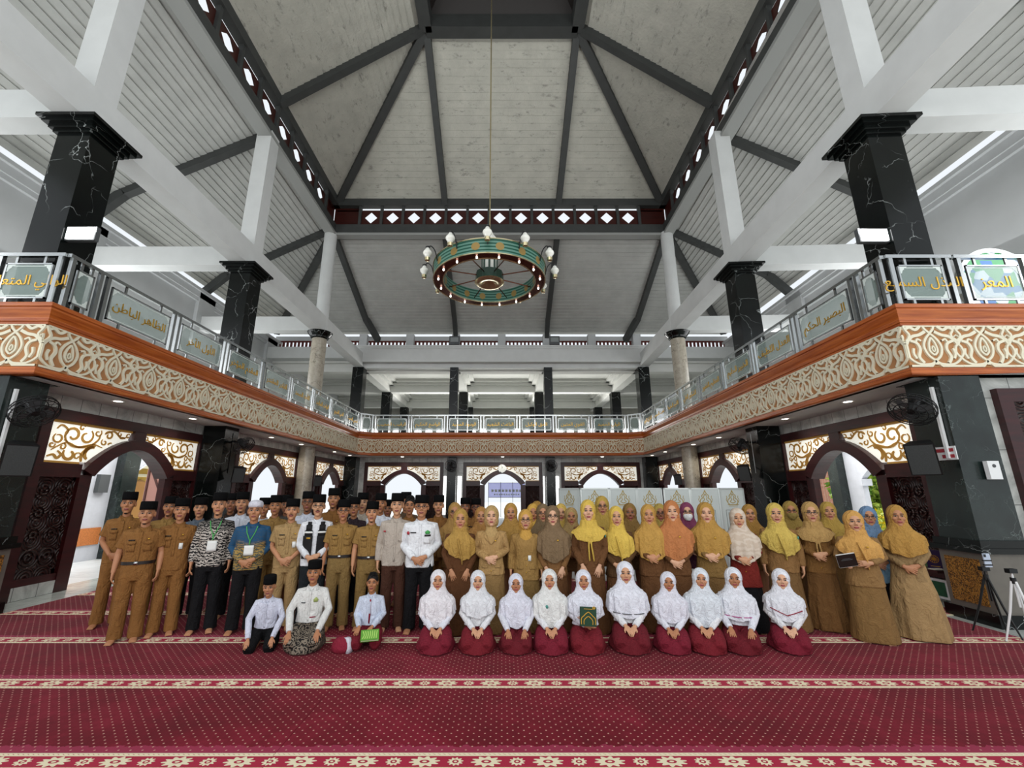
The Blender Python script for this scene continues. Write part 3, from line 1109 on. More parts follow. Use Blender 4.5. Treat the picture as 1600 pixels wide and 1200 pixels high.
# the dark band between the two roofs, pierced with lozenges
def band_side(p, q, nrm, nopen, name):
    p, q, nrm = Vector(p), Vector(q), Vector(nrm)
    L = (q - p).length
    d = (q - p).normalized()
    mb = MB()

    def bx(u0, u1, z0, z1, o0, o1, m):
        vs = [p + d * u + nrm * o + Vector((0, 0, z - p.z)) for o in (o0, o1) for (u, z) in ((u0, z0), (u1, z0), (u1, z1), (u0, z1))]
        m.add(vs, [(0, 1, 2, 3), (7, 6, 5, 4), (0, 4, 5, 1), (1, 5, 6, 2), (2, 6, 7, 3), (3, 7, 4, 0)])
    bx(-0.2, L + 0.2, 13.3, 13.72, -0.15, 0.12, mb)
    bx(-0.2, L + 0.2, 14.72, 15.12, -0.15, 0.14, mb)
    m0 = 1.15
    pit = (L - 2 * m0) / nopen
    for i in range(nopen + 1):
        u = m0 + i * pit
        bx(u - 0.06, u + 0.06, 13.7, 14.75, -0.08, 0.07, mb)
    o = struct(mb.build(name, M_beam))
    # recessed panels with a lozenge hole, open to the daylight
    mb = MB()
    for i in range(nopen):
        c = m0 + (i + 0.5) * pit
        zc, hw, hh = 14.16, 0.29, 0.29
        W2 = pit / 2
        f = lambda u, z, oo: p + d * (c + u) + nrm * oo + Vector((0, 0, z - p.z))
        for oo in (-0.03, -0.05):
            out = [(-W2, 13.7), (0, 13.7), (W2, 13.7), (W2, zc), (W2, 14.5), (0, 14.5), (-W2, 14.5), (-W2, zc)]
            inn = [(0, zc - hh), (hw, zc), (0, zc + hh), (-hw, zc)]
            k = len(mb.v)
            mb.v += [tuple(f(u, z, oo)) for u, z in out] + [tuple(f(u, z, oo)) for u, z in inn]
            I = lambda *t: mb.f.append(tuple(k + x for x in t)) or mb.m.append(0)
            I(0, 1, 8, 11, 7); I(1, 2, 3, 9, 8); I(3, 4, 5, 10, 9); I(5, 6, 7, 11, 10)
    # end panels and top closing board
    for (u0, u1) in ((-0.1, m0), (L - m0, L + 0.1)):
        bx(u0, u1, 13.7, 14.75, -0.16, -0.12, mb)
    bx(0, L, 14.56, 14.62, -0.16, -0.12, mb)
    mb.build('lozenge_panel', M_panelred, o)
    return o


band_side((BL, BY1, 13.3), (BR, BY1, 13.3), (0, -1, 0), 13, 'trim_5')
band_side((BL, BY0, 13.3), (BL, BY1, 13.3), (1, 0, 0), 13, 'trim_6')
_d = (Vector((BR, BY1, 0)) - Vector((BRn, BY0, 0))).normalized()
band_side((BRn, BY0, 13.3), (BR, BY1, 13.3), (-_d.y, _d.x, 0), 13, 'trim_7')
# thin white fascia board under the band
mb = MB()
mb.box(BL, BR, BY1 - 0.1, BY1 + 0.25, 13.18, 13.3).box(BL - 0.3, BL + 0.15, BY0, BY1, 13.18, 13.3)
mb.add([(BRn - 0.15, BY0, 13.18), (BRn + 0.3, BY0, 13.18), (BR + 0.3, BY1, 13.18), (BR - 0.15, BY1, 13.18),
        (BRn - 0.15, BY0, 13.3), (BRn + 0.3, BY0, 13.3), (BR + 0.3, BY1, 13.3), (BR - 0.15, BY1, 13.3)],
       [(0, 3, 2, 1), (4, 5, 6, 7), (0, 1, 5, 4), (1, 2, 6, 5), (2, 3, 7, 6), (3, 0, 4, 7)])
struct(mb.build('trim_8', plain('grey_fascia', '#8f918e', 0.7)))
# ================================================================ things on the building
# Arabic joining: isolated, final, initial, medial forms
_AF = {'ا': (0xFE8D, 0xFE8E), 'أ': (0xFE83, 0xFE84), 'آ': (0xFE81, 0xFE82), 'و': (0xFEED, 0xFEEE), 'د': (0xFEA9, 0xFEAA), 'ذ': (0xFEAB, 0xFEAC),
       'ر': (0xFEAD, 0xFEAE), 'ز': (0xFEAF, 0xFEB0), 'ؤ': (0xFE85, 0xFE86)}
for ch, b in (('ل', 0xFEDD), ('ي', 0xFEF1), ('م', 0xFEE1), ('ت', 0xFE95), ('ع', 0xFEC9), ('ظ', 0xFEC5), ('ه', 0xFEE9), ('ب', 0xFE8F), ('ط', 0xFEC1), ('ن', 0xFEE5),
              ('خ', 0xFEA5), ('ق', 0xFED5), ('ح', 0xFEA1), ('ص', 0xFEB9), ('ج', 0xFE9D), ('س', 0xFEB1), ('ك', 0xFED9), ('ف', 0xFED1), ('غ', 0xFECD), ('ش', 0xFEB5), ('ث', 0xFE99)):
    _AF[ch] = (b, b + 1, b + 2, b + 3)


def arabic(s):
    out = []
    for i, ch in enumerate(s):
        if ch not in _AF:
            out.append(ch); continue
        pj = i > 0 and s[i - 1] in _AF and len(_AF[s[i - 1]]) == 4
        nj = len(_AF[ch]) == 4 and i + 1 < len(s) and s[i + 1] in _AF
        out.append(chr(_AF[ch][(3 if nj else 1) if pj else (2 if nj else 0)]))
    return ''.join(reversed(out))


def text_mesh(body, size, mat, name, parent, origin, right, up, ext=0.006, align='CENTER'):
    c = bpy.data.curves.new('lettering', 'FONT')
    c.body = body
    c.size = size
    c.extrude = ext
    c.align_x = align
    c.align_y = 'CENTER'
    c.resolution_u = 3
    tmp = bpy.data.objects.new('tmp', c)
    COL.objects.link(tmp)
    bpy.context.view_layer.update()
    me = bpy.data.meshes.new_from_object(tmp.evaluated_get(bpy.context.evaluated_depsgraph_get()))
    bpy.data.objects.remove(tmp)
    bpy.data.curves.remove(c)
    r, u = Vector(right).normalized(), Vector(up).normalized()
    n = r.cross(u)
    for v in me.vertices:
        p = v.co.copy()
        v.co = Vector(origin) + r * p.x + u * p.y + n * p.z
    me.materials.clear()
    me.materials.append(mat)
    o = bpy.data.objects.new(name, me)
    COL.objects.link(o)
    o.parent = parent
    return o


ORD = ['first', 'second', 'third', 'fourth', 'fifth', 'sixth', 'seventh', 'eighth', 'ninth', 'tenth', 'eleventh', 'twelfth']


def railing_panel(p0, p1, words, label, hand=True):
    """glass balustrade unit from p0 to p1 (left to right as seen from the hall)"""
    a, b = Vector((*p0, ZB3)), Vector((*p1, ZB3))
    L = (b - a).length
    d = (b - a).normalized()
    n = Vector((d.y, -d.x, 0))
    root = thing('railing_panel', label, 'railing', a, 'glass railing panels along the balcony')
    X = lambda u, z, o=0.0: d * u + n * o + Vector((0, 0, z))

    def bx(mb, u0, u1, z0, z1, o0, o1):
        vs = [X(u, z, o) for o in (o0, o1) for (u, z) in ((u0, z0), (u1, z0), (u1, z1), (u0, z1))]
        return mb.add(vs, [(0, 1, 2, 3), (7, 6, 5, 4), (0, 4, 5, 1), (1, 5, 6, 2), (2, 6, 7, 3), (3, 7, 4, 0)])
    e = 0.075
    bx(MB(), 0, L, 0.87, 0.93, -0.035, 0.035).build('top_rail', M_steel, root)
    for u in (e, L - e):
        bx(MB(), u - 0.032, u + 0.032, 0, 0.87, -0.03, 0.03).build('post', M_steel, root)
    u0, u1, z0, z1 = e + 0.1, L - e - 0.1, 0.12, 0.75
    mb = MB()
    bx(mb, u0, u1, z0, z0 + 0.025, -0.015, 0.015); bx(mb, u0, u1, z1 - 0.025, z1, -0.015, 0.015)
    bx(mb, u0, u0 + 0.025, z0, z1, -0.015, 0.015); bx(mb, u1 - 0.025, u1, z0, z1, -0.015, 0.015)
    mb.build('pane_frame', M_steel, root)
    for u in (u0 + (u1 - u0) * 0.2, u1 - (u1 - u0) * 0.2):
        for za, zb in ((0, z0), (z1, 0.87)):
            bx(MB(), u - 0.02, u + 0.02, za, zb, -0.012, 0.012).build('strut', M_steel, root)
    pane = bx(MB(), u0 + 0.025, u1 - 0.025, z0 + 0.025, z1 - 0.025, -0.005, 0.005).build('glass_pane', M_pane, root)
    # frosted border with stepped corners
    mb = MB()
    for su, uu in ((1, u0 + 0.03), (-1, u1 - 0.03)):
        for sz, zz in ((1, z0 + 0.03), (-1, z1 - 0.03)):
            ring = [(0, 0), (0.16, 0), (0.13, 0.03), (0.1, 0.035), (0.085, 0.07), (0.06, 0.085), (0.04, 0.12), (0.03, 0.15), (0, 0.16)]
            mb.prism([(uu + su * q[0] * 0.8, zz + sz * q[1] * 0.8) for q in ring], lambda p: X(p[0], p[1], 0.006), lambda p: X(p[0], p[1], 0.009))
    bx(mb, u0 + 0.12, u1 - 0.12, z0 + 0.045, z0 + 0.06, 0.006, 0.008); bx(mb, u0 + 0.12, u1 - 0.12, z1 - 0.06, z1 - 0.045, 0.006, 0.008)
    mb.build('frosted_corner', M_frost, pane)
    if words:
        text_mesh(arabic(words), 0.24 if len(words) > 8 else 0.27, M_gold, 'lettering', pane, X((u0 + u1) / 2, (z0 + z1) / 2, 0.008), d, (0, 0, 1))
    return root


WL = ["الظاهر الباطن", "الأول الآخر", "المقدم المؤخر", "القادر المقتدر", "الأحد الصمد", "الواجد الماجد", "الحي القيوم", "المحيي المميت"]
WR = ["البصير الحكم", "العدل اللطيف", "الخبير الحليم", "العظيم الغفور", "الشكور العلي", "الكبير الحفيظ", "المقيت الحسيب", "الجليل الكريم"]
WB = ["الرقيب المجيب", "الواسع الحكيم", "الودود المجيد", "الباعث الشهيد", "الحق الوكيل", "القوي المتين", "الولي الحميد"]
RX = 7.16
t0, t1 = 7.02, 21.2
pit = (t1 - t0) / 8
for i in range(8):
    a, b = t0 + i * pit, t0 + (i + 1) * pit
    railing_panel((-RX, a), (-RX, b), WL[i], 'lettered glass railing panel on the left balcony, %s from its near corner' % ORD[i])
    railing_panel(Rp(RX, b), Rp(RX, a), WR[i], 'lettered glass railing panel on the right balcony, %s from its near corner' % ORD[i])
railing_panel((-RX, 6.36), (-RX, 7.02), None, 'narrow blank glass railing panel at the near corner of the left balcony')
railing_panel(Rp(RX, 7.02), Rp(RX, 6.36), None, 'narrow blank glass railing panel at the near corner of the right balcony')
railing_panel((-8.33, 6.36), (-7.2, 6.36), "الوالي المتعالي", 'glass railing panel with gold lettering at the left edge of the photo')
_c = Rp(RX, 6.36)
railing_panel((_c[0] + 0.04, _c[1]), (_c[0] + 1.13, _c[1]), "المذل السميع", 'dark glass railing panel with gold lettering facing front before the right marble column')
railing_panel((_c[0] + 1.17, _c[1]), (_c[0] + 2.4, _c[1]), "المعز", 'glass railing panel with coloured stained glass behind, at the right edge')
railing_panel((-9.6, 6.36), (-8.37, 6.36), "البر التواب", 'glass railing panel left of the gold lettered corner panel, cut by the photo edge')
railing_panel((-RX, 21.3), (-6.6, 21.86), None, 'small slanting glass railing panel in the left far corner')
railing_panel((6.45, 21.86), Rp(RX, 21.3), None, 'small slanting glass railing panel in the right far corner')
pb_ = (6.45 + 6.6) / 7
for i in range(7):
    railing_panel((-6.6 + i * pb_, 21.86), (-6.6 + (i + 1) * pb_, 21.86), WB[i], 'glass railing panel of the far balcony, %s from its left end' % ORD[i])

# stained-glass disc seen behind the right corner panel
def stained():
    t = NT('coloured_glass')
    v = t.n('ShaderNodeTexVoronoi', {'Vector': t.coord(), 'Scale': 5.0}, feature='F1')
    c = t.ramp(v.outputs[1], [(0.0, lin('#2f6fb0')), (0.3, lin('#dfe6ee')), (0.5, lin('#3f9a5c')), (0.65, lin('#c9d6e8')), (0.9, lin('#8aa8d8'))], 'CONSTANT')
    t.base(c, 0.2)
    t.set(t.b.inputs['Emission Color'], c)
    t.b.inputs['Emission Strength'].default_value = 0.5
    return t.mat


root = thing('stained_glass_disc', 'round multicoloured stained glass behind the right edge railing panel', 'window', (8.9, 7.0, 5.35))
MB().lathe([(0.0, -0.02), (0.68, -0.02), (0.68, 0.02), (0.0, 0.02)], n=32, axis='Y').build('coloured_pane', stained(), root)
MB().lathe([(0.66, -0.04), (0.74, -0.04), (0.74, 0.04), (0.66, 0.04), (0.66, -0.04)], n=32, axis='Y').build('rim', M_steel, root)

# ---------------------------------------------------------------- chandelier
CH = (-0.3, 9.5, 6.72)
chan = thing('chandelier', 'large green ring chandelier with white lamps hanging from the roof', 'chandelier', CH)


def ringmat():
    t = NT('green_brass_band')
    co = t.coord()
    sx = t.n('ShaderNodeSeparateXYZ', {0: co})
    ang = t.math('ARCTAN2', sx.outputs[1], sx.outputs[0])
    u = t.math('MULTIPLY', t.math('SUBTRACT', t.math('FRACT', t.math('MULTIPLY', t.math('ADD', ang, PI), 16 / (2 * PI))), 0.5), 0.5)
    v = t.math('SUBTRACT', sx.outputs[2], 0.17)
    r = t.math('SQRT', t.math('ADD', t.math('MULTIPLY', u, u), t.math('MULTIPLY', v, v)))
    med = t.math('LESS_THAN', r, 0.09)
    st = t.math('LESS_THAN', t.math('FRACT', t.math('MULTIPLY', t.math('ADD', v, 0.5), 13.0)), 0.45)
    c = t.mix(st, lin('#5c8375'), lin('#124a3b'))
    c = t.mix(med, c, lin('#8c7440'))
    t.base(c, 0.35, 0.2)
    return t.mat


M_ring = ringmat()
M_copper = plain('copper_underside', '#6e4436', 0.18, 0.9)
M_brass = plain('pale_brass', '#c9bd97', 0.25, 0.9)
M_dgreen = plain('dark_green_enamel', '#1d3a2c', 0.35, noise=0.2, nscale=20)
MB().lathe([(1.345, 0.0), (1.36, 0.34)], n=64).build('outer_band', M_ring, chan, smooth=True)
MB().lathe([(1.12, 0.0), (1.12, 0.34)], n=64).build('inner_band', M_ring, chan, smooth=True)
MB().lathe([(1.12, 0.0), (1.345, 0.0)], n=64).build('underside', M_copper, chan)
MB().lathe([(1.12, 0.34), (1.36, 0.34)], n=64).build('top_plate', M_copper, chan)
mb = MB()
for r, z in ((1.35, 0.0), (1.365, 0.34), (1.115, 0.0)):
    mb.lathe([(r - 0.012, z - 0.012), (r + 0.012, z - 0.012), (r + 0.012, z + 0.012), (r - 0.012, z + 0.012), (r - 0.012, z - 0.012)], n=64)
mb.build('rim', M_brass, chan)
for k in range(8):
    a = (k + 0.5) * PI / 4
    MB().tube([(0.33 * math.cos(a), 0.33 * math.sin(a), 0.14), (1.12 * math.cos(a), 1.12 * math.sin(a), 0.1)], 0.014, 6).build('spoke', M_copper, chan)
hub = MB().lathe([(0.34, 0.0), (0.34, 0.24), (0.2, 0.26)], n=12).build('hub', M_dgreen, chan)
MB().lathe([(0.36, 0.0), (0.3, -0.05), (0.2, -0.05), (0.16, 0.02), (0.0, 0.06)], n=32).build('hub_dish', M_brass, hub, smooth=True)
MB().lathe([(0.2, 0.26), (0.17, 0.3), (0.17, 1.0), (0.25, 1.05), (0.24, 1.1), (0.1, 1.3), (0.05, 1.42), (0.0, 1.45)], n=16).build('stem', M_opal, chan)
mb = MB()
for k in range(8):
    a = k * PI / 4
    mb.bar((0.175 * math.cos(a), 0.175 * math.sin(a), 0.3), (0.175 * math.cos(a), 0.175 * math.sin(a), 1.0), 0.05, 0.02)
mb.build('stem_strip', M_dgreen, chan)
MB().tube([(0, 0, 1.42), (0, 0, 12.4)], 0.02, 6).build('rod', M_brass, chan)
arm = bulb = None
for k in range(12):
    a = PI / 2 + k * PI / 6
    ca, sa = math.cos(a), math.sin(a)
    MB().tube(smooth_path([(1.36 * ca, 1.36 * sa, 0.2), (1.42 * ca, 1.42 * sa, 0.42), (1.52 * ca, 1.52 * sa, 0.52), (1.6 * ca, 1.6 * sa, 0.46)], 4), 0.014, 6).build('lamp_arm', M_blackplastic, chan)
    c = (1.6 * ca, 1.6 * sa, 0.1)
    lm = MB().lathe([(0.03, 0.1), (0.06, 0.1), (0.06, 0.15), (0.09, 0.18), (0.105, 0.22), (0.09, 0.26), (0.06, 0.29), (0.04, 0.34)], c, 14).build('lamp', M_opal, chan, smooth=True)
    MB().lathe([(0.05, 0.34), (0.055, 0.37), (0.02, 0.4), (0.0, 0.4)], c, 10).build('cap', M_blackplastic, lm)
    MB().lathe([(0.0, 0.02), (0.055, 0.03), (0.065, 0.1)], c, 12).build('clear_cup', M_brass, lm)
M_bulb = emit('small_bulb', '#fffbf2', 3.0)
for k in range(16):
    a = (k + 0.5) * PI / 8
    MB().lathe([(0.0, -0.07), (0.022, -0.05), (0.022, -0.02), (0.012, 0.0)], (1.232 * math.cos(a), 1.232 * math.sin(a), 0), 8).build('bulb', M_bulb, chan, smooth=True)

# ---------------------------------------------------------------- lamps
for sd, wd_ in (('L', 'left'), ('R', 'right')):
    p = wing(sd, (7.28, 6.62, 6.12))
    fl = thing('floodlight', 'lit white floodlight on the front marble column above the %s balcony rail' % wd_, 'floodlight', p)
    s_ = 1 if sd == 'L' else -1
    MB().box(-0.26, 0.26, -0.08, 0.0, -0.13, 0.13).build('housing', M_greyplastic, fl)
    MB().box(-0.23, 0.23, -0.1, -0.078, -0.105, 0.105).build('lens', M_lamp, fl)
    MB().bar((0.0, 0.0, 0), (-0.24 * s_, 0.1, 0), 0.05, 0.05).build('bracket', M_greyplastic, fl)
    light('floodlight_beam', 'SPOT', (p.x + 0.1 * s_, p.y - 0.15, p.z + 0.05), 900, (0.97, 0.98, 1), 0.15, target=(4.5 * s_, 9.5, 16.5), spot=1.75)
for i, (yy, lx) in enumerate([(8.3, 7.6), (10.4, 7.6), (14.2, 7.65), (16.4, 7.65), (19.6, 7.6), (21.6, 7.6)]):
    for sd in 'LR':
        p = wing(sd, (lx, yy, ZB0))
        sp = thing('spot_light', 'small lit ceiling spot under the %s balcony, %s from the near end' % ('left' if sd == 'L' else 'right', ORD[i]), 'spotlight', p, 'ceiling spots under the balcony')
        MB().lathe([(0.0, -0.012), (0.075, -0.012)], n=16).build('lens', M_spotglow, sp)
        MB().lathe([(0.075, -0.014), (0.105, -0.014), (0.105, 0.0)], n=16).build('rim', M_whiteplastic, sp)
        light('spot_beam', 'SPOT', (p.x, p.y, p.z - 0.03), 40, (1, 0.96, 0.88), 0.05, target=(p.x + (-0.25 if sd == 'L' else 0.25), p.y, 0), spot=2.3)
for i, x in enumerate((-5.2, 0.05, 5.25)):
    sp = thing('spot_light', 'small lit ceiling spot above the %s arched doorway of the far wall' % ('left', 'middle', 'right')[i], 'spotlight', (x, 22.6, ZB0), 'ceiling spots under the balcony')
    MB().lathe([(0.0, -0.012), (0.075, -0.012)], n=16).build('lens', M_spotglow, sp)
    light('spot_beam', 'SPOT', (x, 22.6, ZB0 - 0.03), 40, (1, 0.96, 0.88), 0.05, target=(x, 22.9, 0), spot=2.3)
for i, x in enumerate((-2.5, 2.75)):
    f2 = thing('floodlight', 'unlit black floodlight on the far white beam, %s of the chandelier' % ('left', 'right')[i], 'floodlight', (x + (0.15 if i else -0.1), 22.3, 9.78))
    MB().box(-0.28, 0.28, -0.12, 0.0, -0.2, 0.28).build('housing', M_greyplastic, f2)
    MB().box(-0.22, 0.22, -0.135, -0.118, -0.06, 0.2).build('lens', plain('lamp_glass', '#7f8585', 0.2), f2)
    MB().box(-0.05, 0.05, 0.0, 0.1, -0.2, 0.0).build('bracket', M_greyplastic, f2)

# ---------------------------------------------------------------- wall fans and loudspeakers
def wall_fan(loc, yaw, tilt, label, r=0.3, pole=None, clean=False):
    root = thing('wall_fan', label, 'fan', loc, 'wall fans on the columns')
    R_ = Matrix.Rotation(yaw, 4, 'Z') @ Matrix.Rotation(tilt, 4, 'X')
    tr = lambda p: R_ @ Vector(p)
    mb = MB()
    for rr, y in ((r, 0.0), (r * 0.97, -0.05), (r * 0.7, -0.085), (r * 0.35, -0.1), (r * 0.97, 0.05), (r * 0.6, 0.09)):
        pts = [tr((rr * math.cos(a * PI / 12), y, rr * math.sin(a * PI / 12))) for a in range(25)]
        mb.tube(pts, 0.008, 5, cap=False)
    for k in range(20):
        a = k * PI / 10
        mb.tube([tr((q * math.cos(a), y, q * math.sin(a))) for q, y in ((0.04, -0.1), (r * 0.6, -0.095), (r * 0.97, -0.05), (r, 0), (r * 0.9, 0.06), (0.08, 0.1))], 0.004, 4)
    mb.build('cage', M_blackplastic, root)
    mb = MB()
    for k in range(3):
        a = k * 2 * PI / 3
        pts = [(0.05, -0.3), (0.13, -0.5), (0.25, -0.35), (0.26, 0.1), (0.16, 0.4), (0.05, 0.3)]
        vs = [tr((q * r / 0.3 * math.cos(a + w), 0.03 * w, q * r / 0.3 * math.sin(a + w))) for q, w in pts]
        mb.add(vs, [tuple(range(6))])
    mb.build('blade', M_greyplastic, root)
    MB().tube([tr((0, -0.06, 0)), tr((0, 0.05, 0)), tr((0, 0.24, 0))], [0.05, 0.08, 0.07], 12).build('motor', M_blackplastic, root)
    MB().tube([tr((0, 0.2, 0)), tr((0, 0.26, -0.12)), tr((0, 0.34, -0.16))], 0.03, 8).build('bracket', M_blackplastic, root)
    return root


def speaker(side, lx, y, z, yaw, label, s=1.0):
    p = wing(side, (lx, y, z))
    root = thing('loudspeaker', label, 'speaker', p, 'loudspeakers on the columns')
    R_ = Matrix.Rotation(yaw, 4, 'Z') @ Matrix.Rotation(0.35, 4, 'X')
    mb = MB()
    vs = [R_ @ Vector((x * s, yy * s, zz * s)) for x, yy, zz in ((-0.15, -0.12, -0.21), (0.15, -0.12, -0.21), (0.1, 0.12, -0.19), (-0.1, 0.12, -0.19),
                                                               (-0.15, -0.12, 0.21), (0.15, -0.12, 0.21), (0.1, 0.12, 0.19), (-0.1, 0.12, 0.19))]
    mb.add(vs, [(0, 3, 2, 1), (4, 5, 6, 7), (1, 2, 6, 5), (2, 3, 7, 6), (3, 0, 4, 7), (0, 1, 5, 4)])
    mb.build('cabinet', M_blackplastic, root)
    vs = [R_ @ Vector((x * s, -0.128 * s, zz * s)) for x, zz in ((-0.135, -0.195), (0.135, -0.195), (0.135, 0.195), (-0.135, 0.195))]
    MB().add(vs, [(0, 1, 2, 3)]).build('grille', plain('speaker_grille', '#3a3d3d', 0.7, noise=0.3, nscale=120), root)
    MB().tube([R_ @ Vector((0, 0.12 * s, 0)), R_ @ Vector((0, 0.3 * s, 0.05 * s))], 0.02, 8).build('bracket', M_greyplastic, root)
    return root


fans = [('L', 7.3, 6.45, 2.98, 0.9, 'black wall fan high on the near marble column at the left edge', 0.34),
        ('R', 7.3, 6.45, 3.02, -0.9, 'black wall fan high on the near marble column at the right edge', 0.34),
        ('L', 7.35, 12.0, 3.02, 1.2, 'black wall fan on the second square column along the left wall', 0.33),
        ('R', 7.35, 12.0, 3.02, -0.9, 'black wall fan on the second square column along the right wall', 0.33)]
for sd, lx, y, z, yaw, lb, r in fans:
    p = wing(sd, (lx - 0.15, y, z))
    wall_fan(p, 1.35 if sd == 'L' else -1.2, 0.8, lb, r * 0.85)
    q = wing(sd, (lx + 0.22, y + 0.0, 0))
    pipe = MB().box(q.x - 0.02, q.x + 0.02, q.y - 0.02, q.y + 0.02, z - 0.75, z + 0.35).build('cable_conduit', M_whiteplastic)
    tag(pipe, 'white cable conduit below the wall fan on the %s %s column' % ('near' if y < 8 else 'second', 'left' if sd == 'L' else 'right'), 'conduit', 'white cable conduits on columns')
for x in (-2.62, 2.55):
    wall_fan((x, 22.3, 3.05), 0, 0.25, 'black wall fan on the far black column %s of the middle doorway' % ('left' if x < 0 else 'right'), 0.3)
speaker('L', 7.2, 6.45, 2.28, 0.9, 'black loudspeaker tilted down on the near column at the left edge', 1.15)
speaker('R', 7.2, 6.5, 2.3, -0.9, 'black loudspeaker on the near right column beside a red and white sticker', 1.15)
speaker('L', 7.26, 12.0, 2.25, 0.8, 'black loudspeaker on the second square column along the left wall')
speaker('R', 7.26, 12.0, 2.3, -0.8, 'black loudspeaker on the second square column along the right wall')
speaker('L', 7.28, 17.3, 2.2, 0.6, 'black loudspeaker on the round marble column along the left wall', 0.95)
speaker('R', 7.28, 17.3, 2.25, -0.6, 'black loudspeaker on the round marble column along the right wall', 0.95)

# ---------------------------------------------------------------- clock, dispenser, sticker, camera
ck = thing('wall_clock', 'round white wall clock above the middle doorway of the far wall', 'clock', (0.02, 23.08, 2.95))
MB().lathe([(0.0, -0.03), (0.2, -0.03), (0.215, -0.045), (0.215, 0.03), (0, 0.03)], n=32, axis='Y').build('case', M_whiteplastic, ck)
MB().lathe([(0.0, -0.034), (0.19, -0.034)], n=32, axis='Y').build('dial', plain('clock_dial', '#d8dcd8', 0.5), ck)
for a, l in ((0.3, 0.1), (-0.2, 0.15)):
    MB().bar((0, -0.04, 0), (l * math.sin(a), -0.04, l * math.cos(a)), 0.012, 0.012, (0, 1, 0)).build('hand', M_greyplastic, ck)
p = wing('R', (7.92, 6.31, 2.09))
dp = thing('soap_dispenser', 'white plastic dispenser on the dark marble column at the right edge', 'dispenser', p)
MB().box(-0.085, 0.085, -0.06, 0, -0.13, 0.13).build('body', M_whiteplastic, dp)
MB().lathe([(0.0, -0.066), (0.025, -0.066), (0.025, -0.058)], (0, 0, 0.06), 12, axis='Y').build('sensor', M_greyplastic, dp)
p = wing('R', (7.54, 6.5, 2.35))
sk = thing('sticker', 'red and white sticker on the near right column behind the loudspeaker', 'sticker', p)
MB().box(-0.012, 0.0, -0.16, 0.16, -0.1, 0.1).build('backing', M_whiteplastic, sk)
mb = MB().box(-0.016, -0.012, -0.13, 0.13, 0.02, 0.07).box(-0.016, -0.012, -0.13, 0.05, -0.07, -0.02)
mb.build('print', plain('red_print', '#a8303a', 0.5), sk)
p = (-7.62, 6.29, 2.2)
sk = thing('sticker', 'red and white sticker on the near left column behind the loudspeaker', 'sticker', p)
MB().box(-0.16, 0.16, -0.0, 0.012, -0.1, 0.1).build('backing', M_whiteplastic, sk)
MB().box(-0.13, 0.13, -0.004, 0.0, 0.02, 0.07).box(-0.13, 0.13, -0.004, 0.0, -0.07, -0.02).build('print', MC['red_print'], sk)
p = wing('R', (8.08, 7.42, 3.0))
cc = thing('security_camera', 'small white security camera on the right door frame by the fan', 'camera', p)
MB().tube([(0, 0, 0), (-0.16, -0.02, -0.02)], 0.045, 10).build('body', M_whiteplastic, cc)
MB().tube([(-0.16, -0.02, -0.02), (-0.165, -0.021, -0.021)], 0.035, 10).build('lens', M_blackplastic, cc)
MB().tube([(0, 0, 0), (0.06, 0.02, 0.05)], 0.02, 8).build('bracket', M_whiteplastic, cc)

# ---------------------------------------------------------------- folding screens behind the women
M_screen = plain('silver_screen', '#c6cecb', 0.45, noise=0.04)
M_screenf = plain('aluminium_frame', '#c9cfcc', 0.3, 0.4)
M_palegold = plain('pale_gold_print', '#a8924a', 0.4)
M_greyprint = plain('grey_print', '#7d8582', 0.5)


